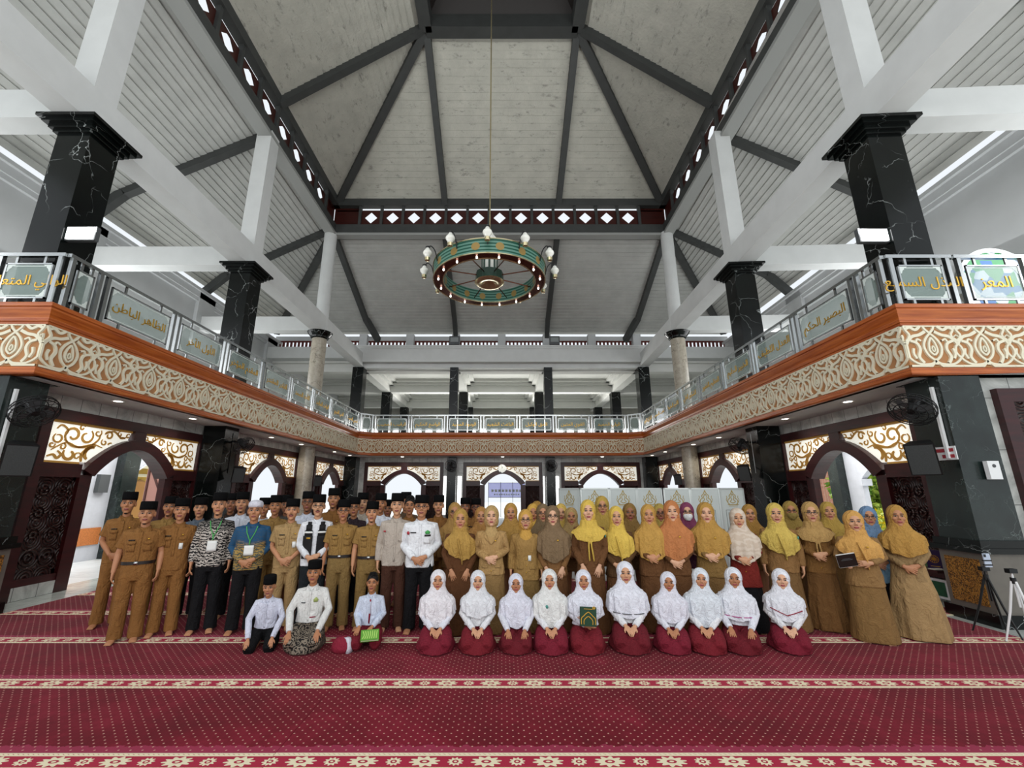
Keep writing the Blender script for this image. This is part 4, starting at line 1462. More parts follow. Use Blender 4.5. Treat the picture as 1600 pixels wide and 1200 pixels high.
def screen(xs, y, z1, label, zig):
    root = thing('folding_screen', label, 'screen', (xs[0], y, 0), 'folding screens behind the group')
    for i in range(len(xs) - 1):
        a = Vector((xs[i] - xs[0], zig[i], 0)); b = Vector((xs[i + 1] - xs[0], zig[i + 1], 0))
        d = (b - a).normalized(); n = Vector((d.y, -d.x, 0)); L = (b - a).length
        X = lambda u, z, o=0.0: a + d * u + n * o + Vector((0, 0, z))

        def bx(mb, u0, u1, za, zb, o0, o1):
            vs = [X(u, z, o) for o in (o0, o1) for (u, z) in ((u0, za), (u1, za), (u1, zb), (u0, zb))]
            return mb.add(vs, [(0, 1, 2, 3), (7, 6, 5, 4), (0, 4, 5, 1), (1, 5, 6, 2), (2, 6, 7, 3), (3, 7, 4, 0)])
        pn = bx(MB(), 0.02, L - 0.02, 0.05, z1 - 0.02, -0.01, 0.01).build('panel', M_screen, root)
        mb = MB()
        bx(mb, 0, 0.03, 0, z1, -0.02, 0.02); bx(mb, L - 0.03, L, 0, z1, -0.02, 0.02); bx(mb, 0, L, z1 - 0.03, z1, -0.02, 0.02); bx(mb, 0, L, 0.03, 0.06, -0.02, 0.02)
        mb.build('panel_frame', M_screenf, root)
        c, zb = L / 2, z1 - 0.34
        mb = MB()
        for s_ in (-1, 1):
            for pth, w in (([(0.0, 0.29), (0.03, 0.22), (0.07, 0.18), (0.06, 0.13), (0.1, 0.1), (0.11, 0.04), (0.07, 0.0)], 0.016), ([(0.0, 0.22), (0.035, 0.15), (0.02, 0.1), (0.06, 0.06), (0.0, 0.03)], 0.014),
                           ([(0.12, 0.05), (0.14, 0.1), (0.12, 0.14), (0.13, 0.18)], 0.01), ([(0, 0), (0.12, 0)], 0.014), ([(0, -0.03), (0.1, -0.03)], 0.01)):
                mb.ribbon(smooth_path([(c + s_ * u, zb + v) for u, v in pth], 4), w, lambda q, h: X(q[0], q[1], 0.011 + h), 0.003)
        mb.build('gold_ornament', M_palegold, pn)
        mb = MB()
        k0, k1, za, zz = c - 0.17, c + 0.17, z1 - 0.85, z1 - 0.45
        for pth in ([(k0, za), (k0, zz), (k1, zz), (k1, za), (k0, za)], [(k0 + 0.05, za + 0.05), (k0 + 0.05, zz - 0.05), (k1 - 0.05, zz - 0.05), (k1 - 0.05, zz - 0.14), (k0 + 0.1, zz - 0.14), (k0 + 0.1, za + 0.1), (k1 - 0.05, za + 0.1)],
                    [(k0 + 0.16, zz - 0.05), (k0 + 0.16, zz - 0.14)], [(k0 + 0.22, zz - 0.05), (k0 + 0.22, zz - 0.14)], [(k0 + 0.16, za + 0.1), (k0 + 0.16, za + 0.2), (k1 - 0.05, za + 0.2)]):
            mb.ribbon(pth, 0.012, lambda q, h: X(q[0], q[1], 0.011 + h), 0.003)
        mb.build('square_lettering', M_greyprint, pn)
    return root


screen([1.28, 1.67, 2.28, 2.87, 3.42], 9.4, 1.86, 'silver folding screen with pale gold ornaments behind the yellow scarves, left of two', [0.45, 0, -0.02, 0.0, 0.02])
screen([3.46, 4.0, 4.6, 5.14], 9.35, 1.86, 'silver folding screen with gold ornaments beside the cream flowered scarf, right of two', [0.1, 0.03, -0.02, 0.03])

# ---------------------------------------------------------------- corner by the right pillar: shelf, books, cartons, tripods
p = wing('R', (8.0, 7.95, 0.0))
sh = thing('wall_shelf', 'low dark wooden ledge under the carved leaf by the right pillar', 'shelf', p)
MB().box(-0.2, 0.17, -0.5, 0.55, 0.5, 0.54).build('board', M_maroon, sh)
MB().box(-0.1, 0.15, -0.5, 0.55, 0.42, 0.5).build('apron', M_maroon, sh)


def book(name, loc, dims, cover, label, rot=(0, 0, 0), group=None, title=None):
    root = thing(name, label, 'book', loc, group)
    root.rotation_euler = rot
    w, h, t = dims
    MB().box(-w / 2, w / 2, -t / 2, -t / 2 + 0.004, 0, h).build('front_cover', cover, root)
    MB().box(-w / 2, w / 2, t / 2 - 0.004, t / 2, 0, h).box(-w / 2, -w / 2 + 0.004, -t / 2, t / 2, 0, h).build('back_cover', cover, root)
    MB().box(-w / 2 + 0.006, w / 2 - 0.006, -t / 2 + 0.004, t / 2 - 0.004, 0.005, h - 0.005).build('pages', plain('book_pages', '#e6e0d0', 0.8), root)
    return root


M_purple = plain('purple_cover', '#2e1c46', 0.4)
q = wing('R', (8.03, 7.68, 0.54))
b1 = book('book', q, (0.2, 0.29, 0.03), M_purple, 'purple book with a gold star emblem standing on the dark ledge', (0.05, 0, math.radians(-58)))
mb = MB()
for k in range(12):
    a = k * PI / 6
    mb.ribbon([(0, 0.15), (0.055 * math.cos(a), 0.15 + 0.055 * math.sin(a))], 0.009, lambda t_, h: (t_[0], -0.0155 - h, t_[1]), 0.001)
ring = [(0.06 * math.cos(k * PI / 12), 0.15 + 0.06 * math.sin(k * PI / 12)) for k in range(25)]
mb.ribbon(ring, 0.008, lambda t_, h: (t_[0], -0.0155 - h, t_[1]), 0.001)
mb.box(-0.06, 0.06, -0.0165, -0.0155, 0.03, 0.04)
mb.build('emblem', M_gold, b1)
M_greenc = plain('green_cover', '#5d7a4a', 0.5)
for k in range(3):
    q = wing('R', (8.05, 7.9 + 0.06 * k, 0.54))
    book('book', q, (0.19, 0.27 - 0.01 * k, 0.035), [M_greenc, plain('pale_cover', '#b9bf9a', 0.5), M_greenc][k], ['green book right beside the purple one on the ledge', 'pale green book between two green ones on the ledge', 'green book farthest from the pillar on the ledge'][k],
         (0.04, 0, math.radians(-70)))
q = wing('R', (7.92, 7.55, 0.542))
pp_ = MB().box(-0.09, 0.09, -0.06, 0.06, 0, 0.012).build('paper_sheet', plain('paper', '#cfc8bb', 0.8))
pp_.location = q
tag(pp_, 'small folded pale paper lying on the dark ledge near the pillar', 'paper')
q = wing('R', (7.93, 7.95, 0.03))
cb = thing('switch_box', 'white case with three green panels low on the wall by the right pillar', 'box', q)
R_ = Matrix.Rotation(math.radians(-2.8), 4, 'Z')
MB().box(0.0, 0.08, -0.5, 0.42, 0.06, 0.36).build('case', M_whiteplastic, cb)
M_pg = plain('green_panel', '#0f5a3a', 0.4, noise=0.3, nscale=12)
for k in range(3):
    MB().box(-0.008, 0.0, -0.45 + 0.29 * k, -0.24 + 0.29 * k, 0.1, 0.32).build('panel', M_pg, cb)


def tripod(loc, h, spread, mat, label, phone):
    root = thing('tripod', label, 'tripod', loc)
    for k in range(3):
        a = k * 2 * PI / 3 + 0.5
        f = (spread * math.cos(a), spread * math.sin(a), 0.02)
        lg = MB().tube([(0.02 * math.cos(a), 0.02 * math.sin(a), h * 0.85), (f[0] * 0.5, f[1] * 0.5, h * 0.43), f], [0.014, 0.013, 0.009], 8).build('leg', mat, root)
        MB().tube([f, (f[0] * 1.04, f[1] * 1.04, 0.0)], 0.013, 8).build('foot', M_blackplastic, lg)
    MB().tube([(0, 0, h * 0.5), (0, 0, h)], 0.011, 8).build('centre_column', mat, root)
    MB().tube([(0, 0, h * 0.82), (0, 0, h * 0.9)], 0.028, 10).build('collar', M_blackplastic, root)
    MB().box(-0.05, 0.05, -0.03, 0.03, h - 0.03, h + 0.02).build('head', M_blackplastic, root)
    MB().tube([(0, 0.0, h), (0.12, 0.1, h - 0.06)], 0.008, 6).build('pan_handle', M_blackplastic, root)
    return root


tripod((6.42, 6.12, 0), 0.80, 0.25, M_blackplastic, 'black tripod holding a phone beside the gold lattice plinth', True)
ph = thing('phone', 'white phone clamped on the black tripod', 'phone', (6.45, 6.08, 0.82))
MB().box(-0.045, 0.045, -0.006, 0.006, 0, 0.17).build('body', plain('pale_blue_case', '#b9c4d6', 0.35), ph)
MB().box(-0.04, -0.01, -0.009, -0.006, 0.125, 0.16).build('camera_bump', M_blackplastic, ph)
MB().box(-0.06, 0.05, -0.012, 0.012, 0.02, 0.035).box(-0.06, 0.05, -0.012, 0.012, 0.075, 0.09).build('clamp', M_blackplastic, ph)
tripod((6.33, 5.72, 0), 0.84, 0.2, M_whiteplastic, 'white tripod at the right edge in front of the pillar plinth', False)

# ---------------------------------------------------------------- outside, seen through the doorways
M_outwall = plain('white_outer_wall', '#c9ccd4', 0.6, noise=0.06)
M_pink = plain('pink_brown_door', '#a57a70', 0.6)
M_yellow = plain('yellow_house_wall', '#d9b45a', 0.8, noise=0.08)
M_ywhite = plain('cream_house_trim', '#efe6c4', 0.8)
M_orpanel = plain('orange_stone_panel', '#c77a42', 0.5, noise=0.25, nscale=30)
for sd in 'LR':
    wa, wb, ba, bb = (-1.2, -0.35, -0.35, 0.2) if sd == 'L' else (0.25, 0.85, 0.85, 1.3)
    ys = (6.8, 13.2, 19.2, 25.2)
    mb = MB()
    for y in ys:
        mb.box(11.4, 11.55, y + wa, y + wb + (0.3 if sd == 'L' else 0.2), -0.06, 3.5)
        mb.box(11.3, 11.6, y + wa - 0.12, y + wa, 1.95, 2.15).box(11.3, 11.6, y + bb - 0.1, y + bb + 0.15, 1.95, 2.15)
    for y, yn in zip(ys, ys[1:]):
        y0, y1 = y + bb - 0.1, yn + wa
        c, hw = (y0 + y1) / 2, (y1 - y0) / 2
        a = arch_pts(hw, 2.15, 3.1)
        vs = []
        for X_ in (11.4, 11.55):
            vs += [(X_, c + u, z) for u, z in a] + [(X_, c + u, 3.6) for u, z in a]
        n = len(a)
        fs = []
        for i in range(n - 1):
            fs += [(i, i + 1, n + i + 1, n + i), (2 * n + i, 3 * n + i, 3 * n + i + 1, 2 * n + i + 1), (i, 2 * n + i, 2 * n + i + 1, i + 1)]
        mb.add(vs, fs)
        for i in range(n - 1):
            mb.bar((11.38, c + a[i][0] * 0.97, a[i][1] + 0.07), (11.38, c + a[i + 1][0] * 0.97, a[i + 1][1] + 0.07), 0.06, 0.05)
    struct(mb.build('wall_arcade', M_outwall, side=sd))
    mb = MB()
    for y in ys:
        mb.box(11.15, 11.5, y + ba, y + bb, -0.06, 3.5)
    struct(mb.build('arcade_column', M_blackl, side=sd))
    mb = MB()
    for y in ys:
        mb.box(11.37, 11.4, y + wa + 0.1, y + wb - 0.08, 0.35, 0.8)
    struct(mb.build('trim_9' if sd == 'L' else 'trim_10', M_orpanel, side=sd))
    q = wing(sd, (10.0, 14.0, 3.45))
    light('corridor_fill', 'AREA', q, 420, (1, 0.98, 0.95), 1.8, 15, (q.x, q.y, 0))  # added area light without a fitting, brightens the arcade seen through the doorways
jb = MB().box(-11.398, -11.28, 12.3, 12.62, 1.75, 2.25).build('junction_box', M_greyplastic)
tag(jb, 'grey box on the white outer pier seen through the near left doorway', 'junction box')
dl = thing('door_leaf', 'pink brown open door leaf beyond the near left doorway', 'door', (-9.5, 12.1, 0))
MB().box(-0.3, 0.3, -0.03, 0.03, 0, 2.5).build('panel', M_pink, dl)
mb = MB()
for a, b in (((-0.2, 2.4), (0.15, 1.75)), ((-0.24, 2.45), (-0.24, 0.2)), ((0.24, 1.4), (-0.2, 1.4)), ((0.15, 1.75), (0.2, 1.4))):
    mb.bar((a[0], -0.04, a[1]), (b[0], -0.04, b[1]), 0.05, 0.03, (0, 1, 0))
mb.build('moulding', plain('dark_moulding', '#4a2a26', 0.5), dl)
hs = thing('house', 'yellow house with cream trim beyond the near left doorway', 'house', (-24, 26, -0.2))
MB().box(-4, 4, -7, 7, 0, 3.3).build('house_body', M_yellow, hs)
MB().box(-4.2, 4.3, -7.2, 7.2, 3.2, 3.45).box(3.9, 4.15, -7, 7, 2.75, 2.9).build('trim', M_ywhite, hs)
for y in (-5, -1.8, 1.4, 4.6):
    pts = [(y - 0.6, 0.6), (y + 0.6, 0.6), (y + 0.6, 2.0)] + [(y + 0.6 * math.cos(a * PI / 6), 2.0 + 0.6 * math.sin(a * PI / 6)) for a in range(1, 6)] + [(y - 0.6, 2.0)]
    MB().prism(pts, lambda p: (4.02, p[0], p[1]), lambda p: (4.06, p[0], p[1])).build('window', plain('amber_window', '#a8783a', 0.4), hs)


def leafy(name, label, cat, loc, blobs, nleaf, size, mats, trunk, seed):
    r = random.Random(seed)
    root = thing(name, label, cat, loc)
    mb = MB()
    for k in range(nleaf):
        c, R = blobs[r.randrange(len(blobs))]
        v = Vector((r.gauss(0, 1), r.gauss(0, 1), r.gauss(0, 1))).normalized() * R * r.random() ** 0.4
        p = Vector(c) + v
        d = Vector((r.gauss(0, 1), r.gauss(0, 1), r.gauss(0, 0.6))).normalized()
        e = d.cross(Vector((r.gauss(0, 1), r.gauss(0, 1), r.gauss(0, 1)))).normalized()
        s = size * r.uniform(0.6, 1.3)
        mb.add([p - d * s, p + e * s * 0.45, p + d * s, p - e * s * 0.45], [(0, 1, 2, 3)], r.randrange(len(mats)))
    mb.build('foliage', mats, root)
    if trunk:
        MB().tube([(0, 0, 0), (0.05, 0.02, trunk * 0.5), (0, 0, trunk)], [0.12, 0.1, 0.06], 8).build('trunk', plain('bark', '#4a3a2a', 0.9), root)
    return root


M_lf = [plain('leaf_green', '#8aa83a', 0.6), plain('leaf_light', '#b4c85a', 0.6), plain('leaf_dark', '#5f8a34', 0.6)]
M_fl = [plain('yellow_flower', '#e8d022', 0.6), plain('leaf_light', '#b4c85a', 0.6)]
leafy('garden_tree', 'light green bushy tree outside the near right doorway', 'tree', (14.0, 16.6, -0.4), [((0, 0, 2.1), 0.9), ((0.5, -0.6, 1.8), 0.8), ((-0.4, 0.5, 2.3), 0.8), ((0.6, 0.6, 2.2), 0.8), ((-0.3,-0.3,1.3),0.7)], 3000, 0.13, M_lf, 2.2, 3)
leafy('flowering_shrub', 'yellow flowering shrub outside the near right doorway', 'shrub', (12.3, 14.3, -0.2), [((0, 0, 0.8), 0.6), ((0.4, 0.6, 0.9), 0.55), ((-0.2, -0.6, 0.7), 0.5)], 1500, 0.08, M_fl, 0.6, 5)
leafy('garden_tree', 'green tree outside the second right doorway', 'tree', (16.5, 26.5, -0.2), [((0, 0, 2.4), 1.5), ((0.4, 0.7, 3.2), 1.2)], 1500, 0.16, M_lf, 2.2, 9)
t_ = tiles('red_brick', '#b86a4a', '#d8c8b8', 0.24, 0.08, 0.8, 0.2, 0.01)
struct(MB().box(22, 22.4, 10, 40, -0.2, 3.6).build('wall_garden', t_))
# bright banner screen beyond the middle doorway
bn = thing('banner', 'pale purple banner with white lettering beyond the middle doorway', 'banner', (0.35, 31.5, 0))
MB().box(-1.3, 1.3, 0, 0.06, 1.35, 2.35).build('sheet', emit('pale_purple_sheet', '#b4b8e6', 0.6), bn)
mb = MB()
for k in range(9):
    mb.box(-1.1 + 0.25 * k, -0.93 + 0.25 * k, -0.015, 0, 1.72, 1.9)
for k in range(11):
    mb.box(-0.9 + 0.17 * k, -0.8 + 0.17 * k, -0.015, 0, 1.5, 1.6)
mb.build('lettering', M_whiteplastic, bn)
mb = MB()
for x in (-1.3, -0.43, 0.43, 1.3):
    mb.box(x - 0.015, x + 0.015, -0.03, 0.0, 0, 2.4)
mb.box(-1.3, 1.3, -0.03, 0, 1.33, 1.36).box(-1.3, 1.3, -0.03, 0, 2.33, 2.36)
mb.build('frame', M_greyplastic, bn)
# glowing strips added on the far wall for bright reflections beside its columns
for i, (x0, x1) in enumerate(((-2.33, -2.13), (-3.08, -2.93), (2.86, 3.02), (2.2, 2.26))):
    struct(MB().box(x0, x1, 23.17, 23.19, 0.6, 2.55).build('window_%d' % (60 + i), M_whiteglow))
# ================================================================ people
# A figure faces -Y, its feet at the origin.  Adult frame 1.66 m; sizes are scaled per person.
NECK = Vector((0, 0.012, 1.42))
HC0 = Vector((0, -0.012, 1.565))
MESH = {}
AH = 1.17             # adult heads


def remesh(mb, voxel, smooth=2, name='m'):
    me = bpy.data.meshes.new('tmp')
    me.from_pydata([tuple(v) for v in mb.v], [], mb.f)
    bm = bmesh.new(); bm.from_mesh(me)
    bmesh.ops.recalc_face_normals(bm, faces=bm.faces)
    bm.to_mesh(me); bm.free()
    o = bpy.data.objects.new('tmp', me)
    COL.objects.link(o)
    m = o.modifiers.new('r', 'REMESH'); m.mode = 'VOXEL'; m.voxel_size = voxel
    if smooth:
        s = o.modifiers.new('s', 'SMOOTH'); s.factor = 0.5; s.iterations = smooth
    bpy.context.view_layer.update()
    out = bpy.data.meshes.new_from_object(o.evaluated_get(bpy.context.evaluated_depsgraph_get()))
    bpy.data.objects.remove(o); bpy.data.meshes.remove(me)
    out.polygons.foreach_set('use_smooth', [True] * len(out.polygons))
    out.name = name
    return out


def ell(mb, c, r, n=14, m=9):
    """ellipsoid"""
    rings = []
    for i in range(1, m):
        a = PI * i / m
        rings.append([(c[0] + r[0] * math.sin(a) * math.cos(2 * PI * j / n), c[1] + r[1] * math.sin(a) * math.sin(2 * PI * j / n), c[2] - r[2] * math.cos(a)) for j in range(n)])
    return mb.loft(rings)


def ring(z, rx, ry, yc=0.0, n=28, e=2.3, xc=0.0, mod=None):
    out = []
    for j in range(n):
        a = 2 * PI * j / n
        c, s = math.cos(a), math.sin(a)
        k = 1.0 if mod is None else mod(a)
        out.append((xc + k * rx * math.copysign(abs(c) ** (2 / e), c), yc + k * ry * math.copysign(abs(s) ** (2 / e), s), z))
    return out


def hand(mb, w, fd, pn, thumb, curl=0.5, s=1.0):
    """w wrist, fd finger direction, pn palm normal, thumb +1/-1 side"""
    w, fd, pn = Vector(w), Vector(fd).normalized(), Vector(pn)
    pn = (pn - fd * pn.dot(fd)).normalized()
    ac = fd.cross(pn) * thumb
    rings = []
    for t, hw, hh in ((-0.02, 0.026, 0.02), (0.0, 0.027, 0.019), (0.03, 0.037, 0.018), (0.065, 0.042, 0.016), (0.09, 0.041, 0.013)):
        c = w + fd * t * s
        rings.append([tuple(c + ac * hw * s * math.cos(2 * PI * j / 12) + pn * hh * s * math.sin(2 * PI * j / 12)) for j in range(12)])
    mb.loft(rings)
    for i, (o, L) in enumerate(((0.033, 0.068), (0.0115, 0.078), (-0.0105, 0.072), (-0.032, 0.058))):
        p = w + fd * 0.083 * s + ac * o * s
        d = (fd + ac * o * 2.2).normalized()
        pts = [p]
        a = curl * (0.35 + 0.08 * i)
        for k in range(3):
            ang = a * (k + 1) * 0.75
            dd = d * math.cos(ang) + pn * math.sin(ang)
            pts.append(pts[-1] + dd * L * s * (0.42, 0.33, 0.25)[k])
        mb.tube(pts, [0.0088 * s, 0.0085 * s, 0.008 * s, 0.0065 * s], 8)
    p = w + fd * 0.025 * s + ac * 0.026 * s
    d = (fd * 0.65 + ac * 0.75 + pn * 0.2).normalized()
    d2 = (fd * 0.9 + ac * 0.25 + pn * 0.35).normalized()
    mb.tube([p, p + d * 0.035 * s, p + d * 0.035 * s + d2 * 0.034 * s], [0.0125 * s, 0.0105 * s, 0.008 * s], 8)


SH = (0.168, 0.012, 1.335)
# arms: per side (elbow, wrist, finger direction, palm normal, curl) for the side x > 0 and the side x < 0
ARMS = {
    'down': [((0.228, 0.03, 1.08), (0.236, -0.03, 0.85), (-0.02, -0.12, -1), (-1, 0.1, 0), 0.9)] * 2,
    'clasp': [((0.232, 0.04, 1.09), (0.075, -0.165, 0.945), (-0.92, -0.05, -0.38), (0, 1, 0), 0.6), ((0.232, 0.04, 1.09), (0.07, -0.195, 0.93), (-0.9, -0.02, -0.42), (0, 1, 0), 0.8)],
    'clasphigh': [((0.225, 0.05, 1.1), (0.07, -0.185, 1.035), (-0.95, -0.05, -0.25), (0, 1, 0), 0.6), ((0.225, 0.05, 1.1), (0.06, -0.215, 1.02), (-0.9, -0.02, -0.35), (0, 1, 0), 0.8)],
    'low': [((0.225, 0.03, 1.08), (0.12, -0.15, 0.87), (-0.35, -0.15, -0.9), (0, 1, 0.1), 0.6), ((0.225, 0.03, 1.08), (0.12, -0.15, 0.87), (-0.35, -0.15, -0.9), (0, 1, 0.1), 0.7)],
    'folder': [((0.24, 0.04, 1.1), (0.06, -0.2, 1.05), (-0.95, -0.02, -0.1), (0, 1, 0), 0.7), ((0.23, 0.05, 1.1), (0.16, -0.18, 0.98), (0.3, -0.1, 0.9), (0, 1, 0), 0.6)],
    # kneeling, in the same upright frame (the torso is lowered by 0.60)
    'lap': [((0.225, -0.02, 1.1), (0.06, -0.26, 0.915), (-0.45, -0.62, -0.55), (0, 0.5, -1), 0.5), ((0.225, -0.02, 1.1), (0.055, -0.27, 0.92), (-0.5, -0.6, -0.5), (0, 0.5, -1), 0.6)],
    'knees': [((0.235, -0.06, 1.1), (0.125, -0.3, 0.915), (-0.12, -0.75, -0.62), (0, 0.55, -1), 0.35)] * 2,
    'knees_wide': [((0.27, -0.1, 1.1), (0.19, -0.37, 0.87), (-0.05, -0.7, -0.7), (0, 0.5, -1), 0.35)] * 2,
    'hug': [((0.235, -0.02, 1.09), (0.02, -0.215, 1.03), (-0.75, 0.05, 0.45), (0, 1, 0.1), 0.9), ((0.235, -0.02, 1.09), (0.0, -0.21, 0.95), (-0.95, -0.05, 0.1), (0, 1, 0), 0.8)],
    'hold': [((0.235, -0.04, 1.09), (0.08, -0.3, 0.95), (-0.55, -0.5, -0.5), (0, 0.5, -1), 0.6), ((0.235, -0.04, 1.09), (0.14, -0.3, 0.95), (0.25, -0.75, -0.5), (0, 0.5, -1), 0.6)],
}


def arm_pts(pose, side):
    e, w, fd, pn, cu = ARMS[pose][0 if side > 0 else 1]
    f = lambda p: Vector((p[0] * side, p[1], p[2]))
    return f(SH), f(e), f(w), f(fd), f(pn), cu


KN = 0.60          # how far a kneeling torso is lowered


def body_mesh(pose, kneel=False, hs=1.0, female=False, hair_short=True):
    key = ('body', pose, kneel, hs, female)
    if key in MESH:
        return MESH[key]
    dz = Vector((0, 0, -KN if kneel else 0))
    mb = MB()
    H = lambda p: NECK + (HC0 + Vector(p) - NECK) * hs + dz
    R = lambda r: tuple(x * hs for x in r)

    def he(c, r, n=16, m=12):
        ell(mb, H(c), R(r), n, m)
    he((0, 0.012, 0.022), (0.074, 0.092, 0.094), 24, 16)
    he((0, -0.018, -0.032), (0.061, 0.068, 0.083), 24, 16)
    he((0, -0.056, -0.094), (0.026, 0.022, 0.02))
    mb.tube([H((0, -0.076, 0.03)), H((0, -0.09, 0.005)), H((0, -0.1, -0.022))], [0.007 * hs, 0.009 * hs, 0.013 * hs], 10)
    for s in (-1, 1):
        he((s * 0.011, -0.088, -0.026), (0.009, 0.01, 0.008))
        he((s * 0.074, 0.012, -0.005), (0.011, 0.02, 0.032))
        he((s * 0.031, -0.074, 0.035), (0.024, 0.011, 0.008))
        he((s * 0.04, -0.058, -0.02), (0.024, 0.022, 0.024))
        he((s * 0.031, -0.068, 0.012), (0.015, 0.013, 0.012))
    he((0, -0.079, -0.053), (0.023, 0.01, 0.0055))
    he((0, -0.078, -0.063), (0.02, 0.01, 0.0065))
    mb.tube([H((0, 0.012, -0.06)), NECK + dz + Vector((0, 0.0, -0.03)), NECK + dz + Vector((0, 0.005, -0.09))], [0.05, 0.053, 0.07], 16)
    # trunk
    T = [(0.84, 0.14, 0.09), (0.95, 0.135, 0.088), (1.1, 0.13, 0.085), (1.22, 0.15, 0.09), (1.31, 0.165, 0.085), (1.36, 0.13, 0.07), (1.4, 0.06, 0.05)]
    mb.loft([ring(z + dz.z, rx, ry, 0.0, 20) for z, rx, ry in T])
    for s in (-1, 1):
        a, e, w, fd, pn, cu = arm_pts(pose, s)
        a, e, w = a + dz, e + dz, w + dz
        mid = e.lerp(w, 0.35)
        mb.tube([a + Vector((-s * 0.03, 0, 0.0)), a, a.lerp(e, 0.5), e, mid, w], [0.05, 0.05, 0.046, 0.039, 0.038, 0.026], 12)
        hand(mb, w, fd, pn, 1 if s > 0 else -1, cu)
        if kneel:
            hip, kn, an = Vector((s * 0.09, 0.08, 0.24)), Vector((s * 0.12, -0.36, 0.11)), Vector((s * 0.09, 0.2, 0.07))
            mb.tube([hip, hip.lerp(kn, 0.5), kn], [0.085, 0.075, 0.06], 12)
            mb.tube([kn, kn.lerp(an, 0.4), an, an + Vector((0, 0.14, -0.02))], [0.055, 0.05, 0.035, 0.03], 12)
        else:
            mb.tube([(s * 0.08, 0, 0.9), (s * 0.09, 0, 0.72), (s * 0.09, 0, 0.47), (s * 0.092, 0.01, 0.3), (s * 0.095, 0.015, 0.08)], [0.085, 0.075, 0.052, 0.05, 0.034], 12)
            f = [(0.045, 0.03, 0.035), (0.0, 0.036, 0.042), (-0.06, 0.04, 0.03), (-0.12, 0.044, 0.02), (-0.155, 0.038, 0.014)]
            mb.loft([[(s * 0.105 + s * 0.15 * (-y) * 0.6 + hw * math.cos(2 * PI * j / 12), y, hh + hh * 0.98 * math.sin(2 * PI * j / 12)) for j in range(12)] for y, hw, hh in f])
            for k in range(5):
                x0 = s * (0.105 + 0.014) + s * (-0.03 + 0.0155 * k)
                mb.tube([(x0, -0.145, 0.012), (x0 + s * 0.003, -0.185 + 0.006 * k, 0.01)], [0.0095, 0.0075], 8)
    me = remesh(mb, 0.0048, 1, 'body')
    # features of the face
    n = len(me.vertices)
    co = np.empty(n * 3); me.vertices.foreach_get('co', co); co = co.reshape(n, 3)
    hc = np.array(tuple(NECK + (HC0 - NECK) * hs + dz))
    q = (co - hc) / hs
    ft = np.zeros((n, 4))
    front = q[:, 1] < -0.055
    head = (q[:, 2] > -0.13) & (np.abs(q[:, 0]) < 0.1) & (np.abs(q[:, 1]) < 0.14)

    def put(mask, c):
        ft[mask & head] = (*c, 1)
    ax = np.abs(q[:, 0])
    put(front & (((ax - 0.032) / 0.021) ** 2 + ((q[:, 2] - 0.0365) / 0.0045) ** 2 < 1), (0.03, 0.02, 0.015))
    eye = ((ax - 0.031) / 0.016) ** 2 + ((q[:, 2] - 0.012) / 0.0062) ** 2
    put(front & (eye < 2.2) & (q[:, 2] > 0.012), (0.02, 0.014, 0.012))
    put(front & (eye < 1), (0.36, 0.31, 0.28))
    put(front & (((ax - 0.031) / 0.009) ** 2 + ((q[:, 2] - 0.012) / 0.008) ** 2 < 1), (0.012, 0.008, 0.006))
    put(front & ((q[:, 0] / 0.026) ** 2 + ((q[:, 2] + 0.0585) / 0.0115) ** 2 < 1), (0.30, 0.085, 0.075) if not female else (0.38, 0.08, 0.085))
    put(front & (np.abs(q[:, 2] + 0.0585) < 0.0022) & (ax < 0.022), (0.1, 0.03, 0.03))
    at = me.color_attributes.new('feat', 'FLOAT_COLOR', 'POINT')
    at.data.foreach_set('color', ft.reshape(-1))
    MESH[key] = me
    return me


def skinmat():
    t = NT('skin')
    oi = t.t.nodes.new('ShaderNodeObjectInfo')
    at = t.n('ShaderNodeAttribute', attribute_name='feat')
    nz = t.noise(t.coord(), 30.0, 3)
    base = t.mix(t.math('MULTIPLY', t.math('SUBTRACT', nz, 0.35), 0.5), oi.outputs['Color'], (0.42, 0.16, 0.1, 1))
    t.base(t.mix(at.outputs['Alpha'], base, at.outputs['Color']), 0.5, 0, 0.35)
    t.b.inputs['Subsurface Weight'].default_value = 0.0
    return t.mat


M_skin = skinmat()


def fabric(hexc, rough=0.85, wr=0.5, sheen=0.0):
    k = 'cloth_' + hexc.lstrip('#') + ('' if wr == 0.5 else '_%d' % (wr * 100))
    if k in MC:
        return MC[k]
    t = NT(k)
    co = t.coord()
    c = lin(hexc)
    g = 0.3 * c[0] + 0.6 * c[1] + 0.1 * c[2]
    c = tuple(0.86 * x + 0.14 * g for x in c[:3])
    mp = t.n('ShaderNodeMapping', {'Vector': co, 'Scale': (1, 1, 0.45)})
    f = t.n('ShaderNodeTexNoise', {'Vector': mp.outputs[0], 'Scale': 11.0, 'Detail': 3.0, 'Distortion': 1.2}).outputs[0]
    t.base(t.ramp(f, [(0.3, tuple(x * 0.9 for x in c[:3])), (0.7, tuple(min(1, x * 1.05) for x in c[:3]))]), rough, 0, 0.2)
    f2 = t.n('ShaderNodeTexNoise', {'Vector': co, 'Scale': 26.0, 'Detail': 2.0, 'Distortion': 2.0}).outputs[0]
    t.bump(t.math('ADD', f, t.math('MULTIPLY', f2, 0.35)), min(1.0, wr * 1.7), 0.04)
    MC[k] = t.mat
    return t.mat


